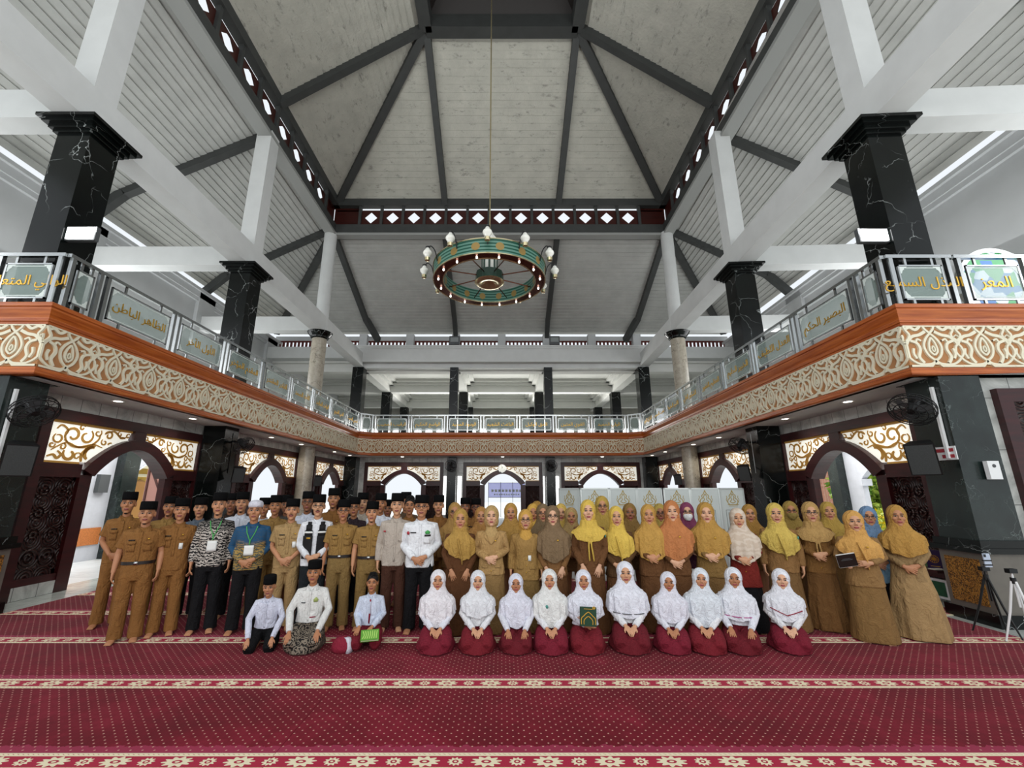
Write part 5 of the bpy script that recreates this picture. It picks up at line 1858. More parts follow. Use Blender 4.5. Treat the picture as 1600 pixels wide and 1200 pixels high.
def batik(name, c1, c2, c3, zsplit, scale=22, arms=False):
    if name in MC:
        return MC[name]
    t = NT(name)
    co = t.coord()
    sx = t.n('ShaderNodeSeparateXYZ', {0: co})
    w = t.n('ShaderNodeTexNoise', {'Vector': co, 'Scale': 5.0, 'Detail': 2.0})
    v = t.n('ShaderNodeTexWave', {'Vector': co, 'Scale': scale * 0.42, 'Distortion': 9.0, 'Detail': 3.0, 'Detail Scale': 2.2}, wave_type='RINGS')
    pat = t.ramp(v.outputs[1], [(0.42, (0, 0, 0)), (0.58, (1, 1, 1))])
    hz = t.math('SUBTRACT', sx.outputs[2], t.math('MULTIPLY', w.outputs[0], 0.25))
    h = t.math('MINIMUM', 1.0, t.math('MAXIMUM', 0.0, t.math('MULTIPLY', t.math('SUBTRACT', hz, zsplit - 0.17), 10.0)))
    if arms:
        h = t.math('MAXIMUM', h, t.math('GREATER_THAN', t.math('ABSOLUTE', sx.outputs[0]), 0.19))
    a = t.mix(pat, lin(c2), lin(c3))
    pat2 = t.math('MULTIPLY', pat, 0.3)
    b = t.mix(pat2, lin(c1), lin(c3))
    t.base(t.mix(h, a, b), 0.7, 0, 0.25)
    MC[name] = t.mat
    return t.mat


# torso surface used by shirts and by everything pinned on them
TM = [(0.78, 0.188, 0.132), (0.86, 0.186, 0.132), (0.96, 0.178, 0.13), (1.06, 0.176, 0.126), (1.18, 0.19, 0.128), (1.27, 0.2, 0.122), (1.325, 0.198, 0.112), (1.365, 0.168, 0.098), (1.392, 0.11, 0.082), (1.41, 0.07, 0.068)]
TF = [(0.62, 0.215, 0.165), (0.74, 0.205, 0.155), (0.86, 0.192, 0.142), (0.97, 0.176, 0.13), (1.06, 0.168, 0.125), (1.16, 0.178, 0.14), (1.23, 0.184, 0.142), (1.3, 0.184, 0.122), (1.345, 0.16, 0.1), (1.385, 0.1, 0.08), (1.41, 0.066, 0.066)]


def interp(T, z):
    for a, b in zip(T, T[1:]):
        if a[0] <= z <= b[0]:
            t = (z - a[0]) / (b[0] - a[0])
            return a[1] + (b[1] - a[1]) * t, a[2] + (b[2] - a[2]) * t
    return T[0][1:] if z < T[0][0] else T[-1][1:]


def front(T, x, z, off=0.004):
    rx, ry = interp(T, z)
    k = max(0.0, 1 - abs(x / rx) ** 2.3)
    return -ry * k ** (1 / 2.3) - off


def shirt_mesh(T, hem, pose, sleeve, kneel=False, loose=0.0, flare=None):
    """sleeve: short / long"""
    key = ('shirt', id(T), hem, pose, sleeve, kneel, loose)
    if key in MESH:
        return MESH[key]
    dz = -KN if kneel else 0
    mb = MB()
    rx, ry = interp(T, hem)
    zs = [hem] + [t[0] for t in T if t[0] > hem + 0.02]
    fold = lambda z: (lambda a: 1 + (0.03 * math.sin(5 * a + z * 17) + 0.02 * math.sin(9 * a - z * 24)) * (1.42 - z) / 0.5)
    rr = []
    for z in zs:
        a, b = interp(T, z)
        l = loose * max(0, min(1, (1.32 - z) / 0.15))
        rg = ring(z + dz, a + l, b + l, 0.0, 32, 2.3, 0, fold(z))
        if z > 1.385 and T is TM:
            rg = [(x, y, zz - 0.045 * max(0, -y / 0.08)) for x, y, zz in rg]
        rr.append(rg)
    mb.loft(rr)
    for s in (-1, 1):
        a, e, w, fd, pn, cu = arm_pts(pose, s)
        o = Vector((0, 0, dz))
        a, e, w = a + o, e + o, w + o
        a0 = a + Vector((-s * 0.05, 0, 0.0))
        if sleeve == 'short':
            c = a.lerp(e, 0.72)
            mb.tube([a0, a, a.lerp(e, 0.4), c], [0.062, 0.066, 0.067, 0.073], 18)
        else:
            w2 = w + (e - w).normalized() * 0.015
            mb.tube([a0, a, a.lerp(e, 0.45), e + Vector((s * 0.004, 0.008, 0)), e.lerp(w, 0.4), e.lerp(w, 0.8), w2], [0.06, 0.064, 0.06, 0.055, 0.053, 0.046, 0.042], 18)
    me = remesh(mb, 0.0085, 3, 'shirt')
    MESH[key] = me
    return me


def trousers_mesh(wide=1.0):
    key = ('trousers', wide)
    if key in MESH:
        return MESH[key]
    mb = MB()
    mb.loft([ring(z, rx, ry, 0.0, 24, 2.3) for z, rx, ry in ((0.74, 0.13, 0.11), (0.8, 0.178, 0.125), (0.9, 0.178, 0.125), (0.99, 0.17, 0.118))])
    for s in (-1, 1):
        mb.loft([ring(z, rx * wide, ry * wide, yc, 20, 2.2, s * xc, lambda a, z=z: 1 + 0.045 * math.sin(3 * a + z * 23) + 0.02 * math.sin(7 * a - z * 31)) for z, rx, ry, yc, xc in
                 ((0.035, 0.083, 0.098, 0.01, 0.105), (0.09, 0.08, 0.095, 0.01, 0.103), (0.3, 0.078, 0.09, 0.01, 0.098), (0.46, 0.079, 0.088, 0, 0.094), (0.62, 0.087, 0.096, 0, 0.091), (0.78, 0.096, 0.11, 0, 0.088), (0.88, 0.09, 0.11, 0, 0.082))])
    me = remesh(mb, 0.009, 3, 'trousers')
    MESH[key] = me
    return me


def skirt_mesh(style):
    key = ('skirt', style)
    if key in MESH:
        return MESH[key]
    mb = MB()
    am, fr, wd = {'pleat': (0.05, 9, 1.0), 'flare': (0.06, 6, 1.18), 'straight': (0.02, 5, 0.95)}[style]
    rr = []
    for z, rx, ry in ((0.012, 0.262, 0.215), (0.05, 0.262, 0.215), (0.2, 0.248, 0.2), (0.4, 0.228, 0.178), (0.6, 0.212, 0.158), (0.78, 0.196, 0.14), (0.92, 0.178, 0.125), (0.99, 0.162, 0.115)):
        k = wd if z < 0.7 else 1 + (wd - 1) * 0.4
        A = am * min(1, max(0, (0.9 - z) / 0.6))
        rr.append(ring(z, rx * k, ry * k, 0.0, 72, 2.1, 0, lambda a, A=A, z=z: 1 + A * math.sin(fr * a + 0.6 * math.sin(z * 5)) + A * 0.35 * math.sin((2 * fr + 3) * a + 1)))
    mb.loft(rr)
    me = remesh(mb, 0.01, 1, 'skirt')
    MESH[key] = me
    return me


def kneel_mesh(style):
    """cloth over folded legs"""
    key = ('kneel', style)
    if key in MESH:
        return MESH[key]
    mb = MB()
    mb.loft([ring(z, rx, ry, yc, 28, 2.2) for z, rx, ry, yc in ((0.12, 0.2, 0.2, 0.08), (0.22, 0.195, 0.19, 0.07), (0.3, 0.182, 0.15, 0.03), (0.4, 0.165, 0.122, 0.0))])
    w = 0.13 if style == 'skirt' else 0.155
    for s in (-1, 1):
        mb.tube([(s * 0.09, 0.06, 0.225), (s * w * 0.9, -0.14, 0.215), (s * w, -0.3, 0.165), (s * w, -0.4, 0.12), (s * w, -0.45, 0.1)], [0.115, 0.118, 0.108, 0.098, 0.065], 16)
        mb.tube([(s * w, -0.4, 0.1), (s * w * 1.05, -0.1, 0.085), (s * 0.12, 0.2, 0.085), (s * 0.1, 0.3, 0.06)], [0.085, 0.085, 0.08, 0.05], 16)
    if style == 'skirt':
        mb.loft([ring(z, rx, ry, yc, 64, 2.1, 0, lambda a: 1 + 0.03 * math.sin(8 * a + 1) + 0.03 * math.sin(3 * a)) for z, rx, ry, yc in
                 ((0.014, 0.285, 0.42, -0.08), (0.05, 0.28, 0.415, -0.08), (0.12, 0.25, 0.39, -0.075), (0.19, 0.2, 0.33, -0.05), (0.24, 0.15, 0.22, -0.02))])
    if style == 'sarong':
        mb.loft([ring(z, rx, ry, yc, 64, 2.1, 0, lambda a: 1 + 0.025 * math.sin(9 * a)) for z, rx, ry, yc in
                 ((0.014, 0.26, 0.41, -0.08), (0.1, 0.245, 0.395, -0.08), (0.19, 0.21, 0.33, -0.06), (0.25, 0.16, 0.22, -0.02))])
    me = remesh(mb, 0.0095, 4, 'kneeling_cloth')
    MESH[key] = me
    return me


def scarf_mesh(style, kneel=False, hs=1.0, T=TF):
    """headscarf: the head wrap, the neck and the drape over the shoulders in one surface"""
    key = ('scarf', style, kneel, hs)
    if key in MESH:
        return MESH[key]
    dz = Vector((0, 0, -KN if kneel else 0))
    H = lambda p: NECK + (HC0 + Vector(p) - NECK) * hs + dz
    mb = MB()
    ell(mb, H((0, 0.036, 0.02)), tuple(x * hs for x in (0.1, 0.108, 0.128)), 28, 18)
    ell(mb, H((0, 0.034, -0.055)), tuple(x * hs for x in (0.096, 0.096, 0.1)), 24, 14)
    # rolled edge round the face
    pts = []
    for k in range(33):
        a = PI / 2 + 2 * PI * k / 32
        x = 0.066 * math.cos(a)
        z = 0.088 * math.sin(a) - 0.016
        if z > 0.0:
            z *= 1.0 + 0.16 * (1 - abs(math.cos(a)))
        else:
            z = z * 1.02 - 0.004
        y = -0.062 + 0.34 * abs(x) + (0.028 * max(0, z / 0.08)) + (0.012 if z < -0.06 else 0)
        pts.append(H((x, y, z)))
    mb.tube(pts, 0.010 * hs, 8, cap=False)
    # close the torus ends (overlapping caps)
    if style in ('long', 'kid', 'kidlong', 'kidflounce', 'wide'):
        side_, front_, back_ = {'long': (1.17, 0.95, 1.05), 'wide': (1.2, 1.06, 1.12), 'kid': (1.2, 0.99, 1.08), 'kidlong': (1.13, 0.92, 1.02), 'kidflounce': (1.08, 1.0, 1.02)}[style]
        PR = [(0.85, 0.262, 0.2), (0.95, 0.264, 0.2), (1.05, 0.268, 0.195), (1.15, 0.268, 0.188), (1.22, 0.262, 0.178), (1.29, 0.263, 0.158), (1.335, 0.248, 0.138), (1.375, 0.185, 0.12), (1.42, 0.122, 0.108), (1.47, 0.1, 0.1), (1.5, 0.09, 0.095)]
        fl = 0.03 if style == 'kidflounce' else 0.0

        def dr(t, extra):
            out = []
            n = 80
            for j in range(n):
                a = 2 * PI * j / n
                c, s = math.cos(a), math.sin(a)
                zh = side_ + (front_ - side_) * max(0, -s) ** 1.6 + (back_ - side_) * max(0, s) ** 1.6
                zh += 0.012 * math.sin(9 * a)
                z = 1.49 + (zh - 1.49) * t
                rx, ry = interp(PR, max(z, 0.86))
                f = min(1, max(0, (1.42 - z) / 0.3))
                k = 1 + f * (0.06 * math.sin(9 * a + 0.8 * math.sin(z * 7)) + 0.045 * math.sin(17 * a + 1.3)) + fl * f
                x = (rx + extra) * math.copysign(abs(c) ** 0.92, c) * k
                y = (ry + extra) * math.copysign(abs(s) ** 0.92, s) * k + 0.02 * max(0, (z - 1.36) / 0.13)
                zz = z
                if z > 1.36:
                    zz = 1.36 + (z - 1.36) * (1 + (hs - 1) * 0.6)
                    q = 1 + (hs - 1) * min(1, (z - 1.36) / 0.08)
                    x *= q; y *= q
                out.append((x, y, zz + dz.z))
            return out
        rr = [dr(t, 0) for t in (0.0, 0.08, 0.16, 0.24, 0.32, 0.42, 0.54, 0.68, 0.84, 1.0)]
        rr += [dr(t, -0.015) for t in (1.0, 0.84, 0.68, 0.5, 0.35, 0.2)]
        mb.loft(rr)
    elif style == 'knot':
        rr = []
        for t, g, zc in ((0, 0.045, 1.47), (0.1, 0.05, 1.43), (0.25, 0.035, 1.385), (0.5, 0.03, 1.345), (0.8, 0.03, 1.3), (1.0, 0.032, 1.26)):
            row = []
            for j in range(60):
                a = 2 * PI * j / 60
                c, s = math.cos(a), math.sin(a)
                z = zc + (0.03 * t * math.cos(2 * a)) - (0.05 * t if s < -0.6 else 0)
                rx, ry = interp(T, min(1.405, z))
                k = 1 + 0.03 * t * math.sin(10 * a)
                row.append(((rx + g + 0.05 * t) * c * k, (ry + g) * s * k, z + dz.z))
            rr.append(row)
        mb.loft(rr)
        y0 = front(T, 0, 1.2) - 0.012
        ell(mb, (0, y0 - 0.005, 1.25 + dz.z), (0.03, 0.022, 0.03))
        for s in (-1, 1):
            mb.tube([(s * 0.01, y0, 1.25), (s * 0.02, y0 - 0.005, 1.12), (s * 0.028 + 0.01, y0 + 0.0, 1.0), (s * 0.03 + 0.015, y0 + 0.004, 0.93)], [(0.022, 0.012), (0.034, 0.012), (0.04, 0.012), (0.022, 0.01)], 12)
    elif style == 'short':
        mb.loft([ring(z + dz.z, rx, ry, -0.005, 24) for z, rx, ry in ((1.44, 0.08, 0.085), (1.41, 0.085, 0.09), (1.37, 0.11, 0.105), (1.33, 0.12, 0.115), (1.27, 0.09, 0.12))])
    elif style == 'side':
        rr = []
        for t in (0, 0.15, 0.3, 0.5, 0.7, 0.85, 1.0):
            row = []
            for j in range(64):
                a = 2 * PI * j / 64
                c, s = math.cos(a), math.sin(a)
                fr_ = max(0, -s)
                zh = 1.2 - 0.17 * fr_ - 0.1 * max(0, c) * fr_ + 0.04 * max(0, -c)
                z = 1.48 + (zh - 1.48) * t
                rx, ry = interp(T, min(1.385, z))
                k = 1 + 0.06 * t * math.sin(7 * a + 4 * t) + 0.03 * t * math.sin(13 * a)
                row.append(((rx + 0.012 + 0.05 * t) * c * k, (ry + 0.022 + 0.012 * t) * s * k, z + dz.z))
            rr.append(row)
        mb.loft(rr)
        y0 = front(T, 0.03, 1.1) - 0.02
        mb.tube([(-0.03, y0 + 0.01, 1.32), (0.0, y0 - 0.008, 1.18), (0.03, y0 - 0.008, 1.05), (0.04, y0, 0.95)], [(0.03, 0.014), (0.07, 0.016), (0.06, 0.014), (0.02, 0.008)], 14)
    me = remesh(mb, 0.0072, 1, 'headscarf')
    MESH[key] = me
    return me


def put(name, me, mat, parent, color=None):
    o = bpy.data.objects.new(name, me)
    COL.objects.link(o)
    o.parent = parent
    if len(me.materials) == 0:
        me.materials.append(mat)
    o.material_slots[0].link = 'OBJECT'
    o.material_slots[0].material = mat
    if color is not None:
        o.color = color
    return o


def cached(key, fn):
    if key not in MESH:
        mb = fn()
        o = mb.build('tmp', [], None, None, True)
        MESH[key] = o.data
        bpy.data.objects.remove(o)
    return MESH[key]


def hp(p, hs=1.0, kneel=False):
    return NECK + (HC0 + Vector(p) - NECK) * hs + Vector((0, 0, -KN if kneel else 0))


def cap_mesh(kind, hs, kneel):
    def f():
        mb = MB()
        n = 28
        if kind == 'peci':
            rows = ((0.045, 0.081, 0.1), (0.075, 0.083, 0.101), (0.13, 0.081, 0.097), (0.143, 0.079, 0.095), (0.147, 0.07, 0.086), (0.14, 0.03, 0.04))
        else:
            rows = ((0.045, 0.08, 0.099), (0.07, 0.083, 0.102), (0.1, 0.08, 0.097), (0.122, 0.062, 0.076), (0.132, 0.03, 0.036), (0.134, 0.004, 0.005))
        rr = []
        for z, rx, ry in rows:
            rr.append([hp((rx * math.cos(2 * PI * j / n), 0.012 + ry * math.sin(2 * PI * j / n), z + 0.006 * math.sin(2 * PI * j / n) * -1 * (z < 0.08)), hs, kneel) for j in range(n)])
        return mb.loft(rr)
    return cached(('cap', kind, hs, kneel), f)


def hair_mesh(hs, kneel, full):
    def f():
        mb = MB()
        ell(mb, hp((0, 0.024, 0.026 if not full else 0.034), hs, kneel), tuple(x * hs for x in ((0.0765, 0.093, 0.093) if not full else (0.081, 0.098, 0.1))), 24, 16)
        if full:
            r = random.Random(4)
            for k in range(110):
                a = r.uniform(0, 2 * PI); b = r.uniform(0.2, 1.0)
                c, s = math.cos(a), math.sin(a)
                p = (0.07 * c * math.sin(b), 0.02 + 0.088 * s * math.sin(b), 0.034 + 0.095 * math.cos(b))
                q = (p[0] + 0.01 * c, p[1] - 0.012, p[2] + 0.016)
                mb.tube([hp(p, hs, kneel), hp(q, hs, kneel)], [0.014, 0.004], 5)
        return mb
    return cached(('hair', hs, kneel, full), f)


def glasses_mesh(hs, kneel):
    def f():
        mb = MB()
        for s in (-1, 1):
            pts = [hp((s * 0.032 + 0.022 * math.cos(a * PI / 8), -0.098 + abs(s * 0.032 + 0.022 * math.cos(a * PI / 8)) * 0.16, 0.008 + 0.016 * math.sin(a * PI / 8)), hs, kneel) for a in range(17)]
            mb.tube(pts, 0.0024 * hs, 6, cap=False)
            mb.tube([hp((s * 0.054, -0.089, 0.012), hs, kneel), hp((s * 0.078, -0.04, 0.012), hs, kneel), hp((s * 0.08, 0.01, 0.01), hs, kneel)], 0.0022 * hs, 5)
        mb.tube([hp((-0.01, -0.1, 0.012), hs, kneel), hp((0.01, -0.1, 0.012), hs, kneel)], 0.0024 * hs, 5)
        return mb
    return cached(('glasses', hs, kneel), f)


def beard_mesh(kind, hs, kneel):
    def f():
        mb = MB()
        if kind in ('goatee', 'both'):
            ell(mb, hp((0, -0.06, -0.106), hs, kneel), tuple(x * hs for x in (0.02, 0.0175, 0.0125)), 12, 8)
        if kind in ('mustache', 'both'):
            mb.tube([hp((-0.028, -0.079, -0.05), hs, kneel), hp((0, -0.0905, -0.043), hs, kneel), hp((0.028, -0.079, -0.05), hs, kneel)], [0.003 * hs, 0.0055 * hs, 0.003 * hs], 6)
        return mb
    return cached(('beard', kind, hs, kneel), f)


def collar_mesh(T, kneel=False):
    def f():
        mb = MB()
        dz = -KN if kneel else 0
        rr = []
        for z, rx, ry, yc in ((1.375, 0.092, 0.085, 0.0), (1.4, 0.079, 0.079, 0.004), (1.435, 0.071, 0.072, 0.012), (1.437, 0.066, 0.067, 0.012), (1.395, 0.064, 0.063, 0.01)):
            rr.append([(x, y, zz - 0.055 * max(0, -y / 0.08) ** 2) for x, y, zz in ring(z + dz, rx, ry, yc, 24, 2.0)])
        mb.loft(rr, False, False)
        for s in (-1, 1):
            a = [(s * 0.012, -0.088, 1.37), (s * 0.066, -0.03, 1.437), (s * 0.092, -0.06, 1.375), (s * 0.055, -0.112, 1.315)]
            k = len(mb.v)
            up = [Vector(p) + Vector((0, 0, dz)) for p in a]
            lo = [p + Vector((0, 0.012, -0.006)) for p in up]
            mb.v += [tuple(p) for p in up + lo]
            for q in ((0, 1, 2, 3), (7, 6, 5, 4), (0, 4, 5, 1), (1, 5, 6, 2), (2, 6, 7, 3), (3, 7, 4, 0)):
                mb.f.append(tuple(k + i for i in q)); mb.m.append(0)
        return mb
    return cached(('collar', id(T), kneel), f)


def patch(T, x0, x1, z0, z1, th=0.004, off=0.004, kneel=False, pts=None):
    """thin piece lying on the front of the torso"""
    mb = MB()
    dz = -KN if kneel else 0
    if pts is None:
        nx = max(2, int((x1 - x0) / 0.02) + 1)
        nz = max(2, int((z1 - z0) / 0.03) + 1)
        g = [[(x0 + (x1 - x0) * i / (nx - 1), z0 + (z1 - z0) * j / (nz - 1)) for i in range(nx)] for j in range(nz)]
        k0 = len(mb.v)
        for o in (off, off + th):
            for row in g:
                mb.v += [(x, front(T, x, z, o), z + dz) for x, z in row]
        N = nx * nz
        for j in range(nz - 1):
            for i in range(nx - 1):
                a = j * nx + i
                mb.f += [(a, a + 1, a + nx + 1, a + nx), (N + a + nx, N + a + nx + 1, N + a + 1, N + a)]
                mb.m += [0, 0]
        per = [i for i in range(nx)] + [j * nx + nx - 1 for j in range(1, nz)] + [(nz - 1) * nx + i for i in range(nx - 2, -1, -1)] + [j * nx for j in range(nz - 2, 0, -1)]
        for a, b in zip(per, per[1:] + per[:1]):
            mb.f.append((a, N + a, N + b, b)); mb.m.append(0)
    else:
        mb.prism(pts, lambda p: (p[0], front(T, p[0], p[1], off), p[1] + dz), lambda p: (p[0], front(T, p[0], p[1], off + th), p[1] + dz))
    return mb


def piece(name, key, mbf, mat, parent):
    return put(name, cached(key, mbf), mat, parent)


TONES = ['#b98562', '#a8734f', '#c39472', '#8f5f42', '#9c6a4a', '#cfa283', '#7d5038', '#b07c59']
M_peci = plain('black_velvet', '#0b0b0c', 0.9, spec=0.1)
M_hair = plain('black_hair', '#0d0a09', 0.6, spec=0.3, bump=0.4, bscale=200)
M_whitecap = fabric('#cfcdd8')
M_beltm = plain('dark_leather', '#1b1310', 0.4)
M_dark = plain('dark_frame', '#0e0c0c', 0.3)
M_card = plain('white_card', '#dfe0dd', 0.5)
M_green = plain('green_ribbon', '#3f9a4c', 0.6)
M_badge = plain('teal_badge', '#4a8f84', 0.6)
M_red = plain('crimson_cloth_trim', '#8c1730', 0.7)
M_mauve = plain('mauve_piping', '#a8447f', 0.7)
PXF = 668.0
_ct, _st = math.cos(TILT), math.sin(TILT)


def place(px, py, Y):
    """ground point and height of the thing whose top shows at pixel (px, py) standing at depth Y"""
    u, w = px - 784.0, 600.0 - py
    d = (u, PXF * _ct - w * _st, PXF * _st + w * _ct)
    k = Y / d[1]
    return d[0] * k, CAM_H + d[2] * k


def figure(px, py, Y, base_top, sx=1.0, yaw=None, label='', kneel=False, lean=0.0, roll=0.0, wide=0.96):
    X, h = place(px, py, Y)
    s = h / base_top
    root = thing('person', label, 'person', (X, Y, 0.016))
    if yaw is None:
        yaw = math.atan2(X, Y) * -0.75        # people turn towards the photographer
    root.rotation_euler = (lean, roll, yaw)
    w = 0.5 * (s + 1.0) if not kneel else s
    q_ = sx * (0.55 * s + 0.45) * wide
    root.scale = (q_, q_, s)
    if kneel:
        root.scale = (sx * s, s, s)
    return root


def man(px, py, Y, tone, label, pose='down', top='khaki', c='#9a6a26', pants=None, tuck=False, cap='peci', sx=1.0, face=None, glass=False, extra=(), yaw=None, sleeve='short', full=True, roll=0.0):
    root = figure(px, py, Y, NECK.z + (HC0.z - NECK.z + {'peci': 0.147, 'kopiah': 0.134, None: 0.13}[cap]) * AH, sx, yaw, label, roll=roll, wide=0.93)
    b = put('body', body_mesh(pose, hs=AH), M_skin, root, lin(TONES[tone]))
    put('hair', hair_mesh(AH, False, cap is None), M_hair, root)
    if cap == 'peci':
        cp = put('cap', cap_mesh('peci', AH, False), M_peci, root)
    elif cap == 'kopiah':
        put('cap', cap_mesh('kopiah', AH, False), M_whitecap, root)
    if face:
        put('facial_hair', beard_mesh(face, AH, False), M_hair, root)
    if glass:
        put('glasses', glasses_mesh(AH, False), M_dark, root)
    mt = c if not isinstance(c, str) else fabric(c)
    hem = 0.95 if tuck else 0.8
    sh = put('shirt', shirt_mesh(TM, hem, pose, sleeve), mt, root)
    put('collar', collar_mesh(TM), mt, sh)
    if full:
        put('trousers', trousers_mesh(), fabric(pants or (c if isinstance(c, str) else '#15140f')), root)
    if tuck:
        def blt():
            mb = MB()
            mb.loft([ring(z, 0.184, 0.134, 0, 32, 2.3) for z in (0.945, 0.985)], False, False)
            return mb
        bt = piece('belt', 'belt', blt, M_beltm, root)
        piece('buckle', 'buckle', lambda: MB().box(-0.022, 0.022, -0.146, -0.134, 0.945, 0.985), M_steel, bt)
    if top == 'khaki':
        for s in (-1, 1):
            pk = piece('pocket', ('pkt', s), lambda s=s: patch(TM, min(s * 0.045, s * 0.135), max(s * 0.045, s * 0.135), 1.11, 1.235), mt, sh)
            piece('flap', ('flp', s), lambda s=s: patch(TM, 0, 0, 0, 0, 0.004, 0.009, pts=[(s * 0.042, 1.24), (s * 0.138, 1.24), (s * 0.138, 1.205), (s * 0.09, 1.19), (s * 0.042, 1.205)]), mt, pk)
        piece('placket', 'plk', lambda: patch(TM, -0.016, 0.016, 0.99, 1.36, 0.003, 0.003), mt, sh)
        piece('name_tag', 'ntg', lambda: patch(TM, -0.13, -0.055, 1.25, 1.264, 0.003, 0.006), M_dark, sh)
        piece('pin', 'pin', lambda: patch(TM, 0.075, 0.1, 1.26, 1.275, 0.004, 0.006), M_gold, sh)
    elif top == 'plain':
        piece('placket', 'plk2', lambda: patch(TM, -0.014, 0.014, 0.86, 1.36, 0.003, 0.003), mt, sh)
        piece('pocket', ('pkt', 1), lambda: patch(TM, 0.045, 0.135, 1.11, 1.235), mt, sh)
    if 'id' in extra:
        piece('id_card', 'idc', lambda: patch(TM, 0.06, 0.105, 1.08, 1.16, 0.003, 0.012), M_card, sh)
    if 'lanyard' in extra:
        def ly():
            mb = MB()
            for s in (-1, 1):
                mb.ribbon([(s * 0.07, 1.385), (s * 0.05, 1.3), (0.005 * s, 1.2), (0.0, 1.14)], 0.012, lambda q, h: (q[0], front(TM, q[0], min(q[1], 1.4), 0.012 + h), q[1]), 0.002)
            return mb
        ln = piece('lanyard', 'lny', ly, M_green, sh)
        piece('id_card', 'idc2', lambda: patch(TM, -0.06, 0.06, 1.0, 1.13, 0.003, 0.015), M_card, ln)
    if 'vest' in extra:
        def vs():
            mb = MB()
            for s in (-1, 1):
                for x0, x1, z0, z1 in ((0.03, 0.168, 0.9, 1.2), (0.036, 0.15, 1.2, 1.27), (0.05, 0.135, 1.27, 1.345), (0.062, 0.12, 1.345, 1.385)):
                    q = patch(TM, min(s * x0, s * x1), max(s * x0, s * x1), z0, z1, 0.012, 0.012)
                    mb.add(q.v, q.f)
            return mb
        v = piece('vest', 'vst', vs, plain('black_vest', '#0d0d0f', 0.8), root)
        for s in (-1, 1):
            piece('reflective_stripe', ('rst', s), lambda s=s: patch(TM, min(s * 0.035, s * 0.15), max(s * 0.035, s * 0.15), 1.235, 1.258, 0.004, 0.024), M_card, v)
        piece('gold_tag', 'gtg', lambda: patch(TM, -0.12, -0.06, 1.16, 1.178, 0.004, 0.024), M_gold, v)
    if 'logo' in extra:
        piece('emblem', 'emb', lambda: patch(TM, 0, 0, 0, 0, 0.003, 0.008, pts=[(0.07, 1.235), (0.12, 1.235), (0.13, 1.265), (0.095, 1.29), (0.06, 1.265)]), M_green, sh)
        piece('dark_label', 'dlb', lambda: patch(TM, 0.055, 0.135, 1.205, 1.23, 0.003, 0.008), M_dark, sh)
        piece('name_tag', 'ntg', lambda: patch(TM, -0.13, -0.055, 1.25, 1.264, 0.003, 0.006), M_dark, sh)
        piece('round_badge', 'rbd', lambda: patch(TM, 0, 0, 0, 0, 0.003, 0.008, pts=[(-0.16 + 0.02 * math.cos(k * PI / 5), 1.25 + 0.024 * math.sin(k * PI / 5)) for k in range(10)]), plain('red_print', '#a8303a'), sh)
    if 'flag' in extra:
        piece('sleeve_flag', 'sfl', lambda: patch(TM, -0.175, -0.14, 1.24, 1.26, 0.003, 0.02), plain('red_print', '#a8303a'), sh)
    return root


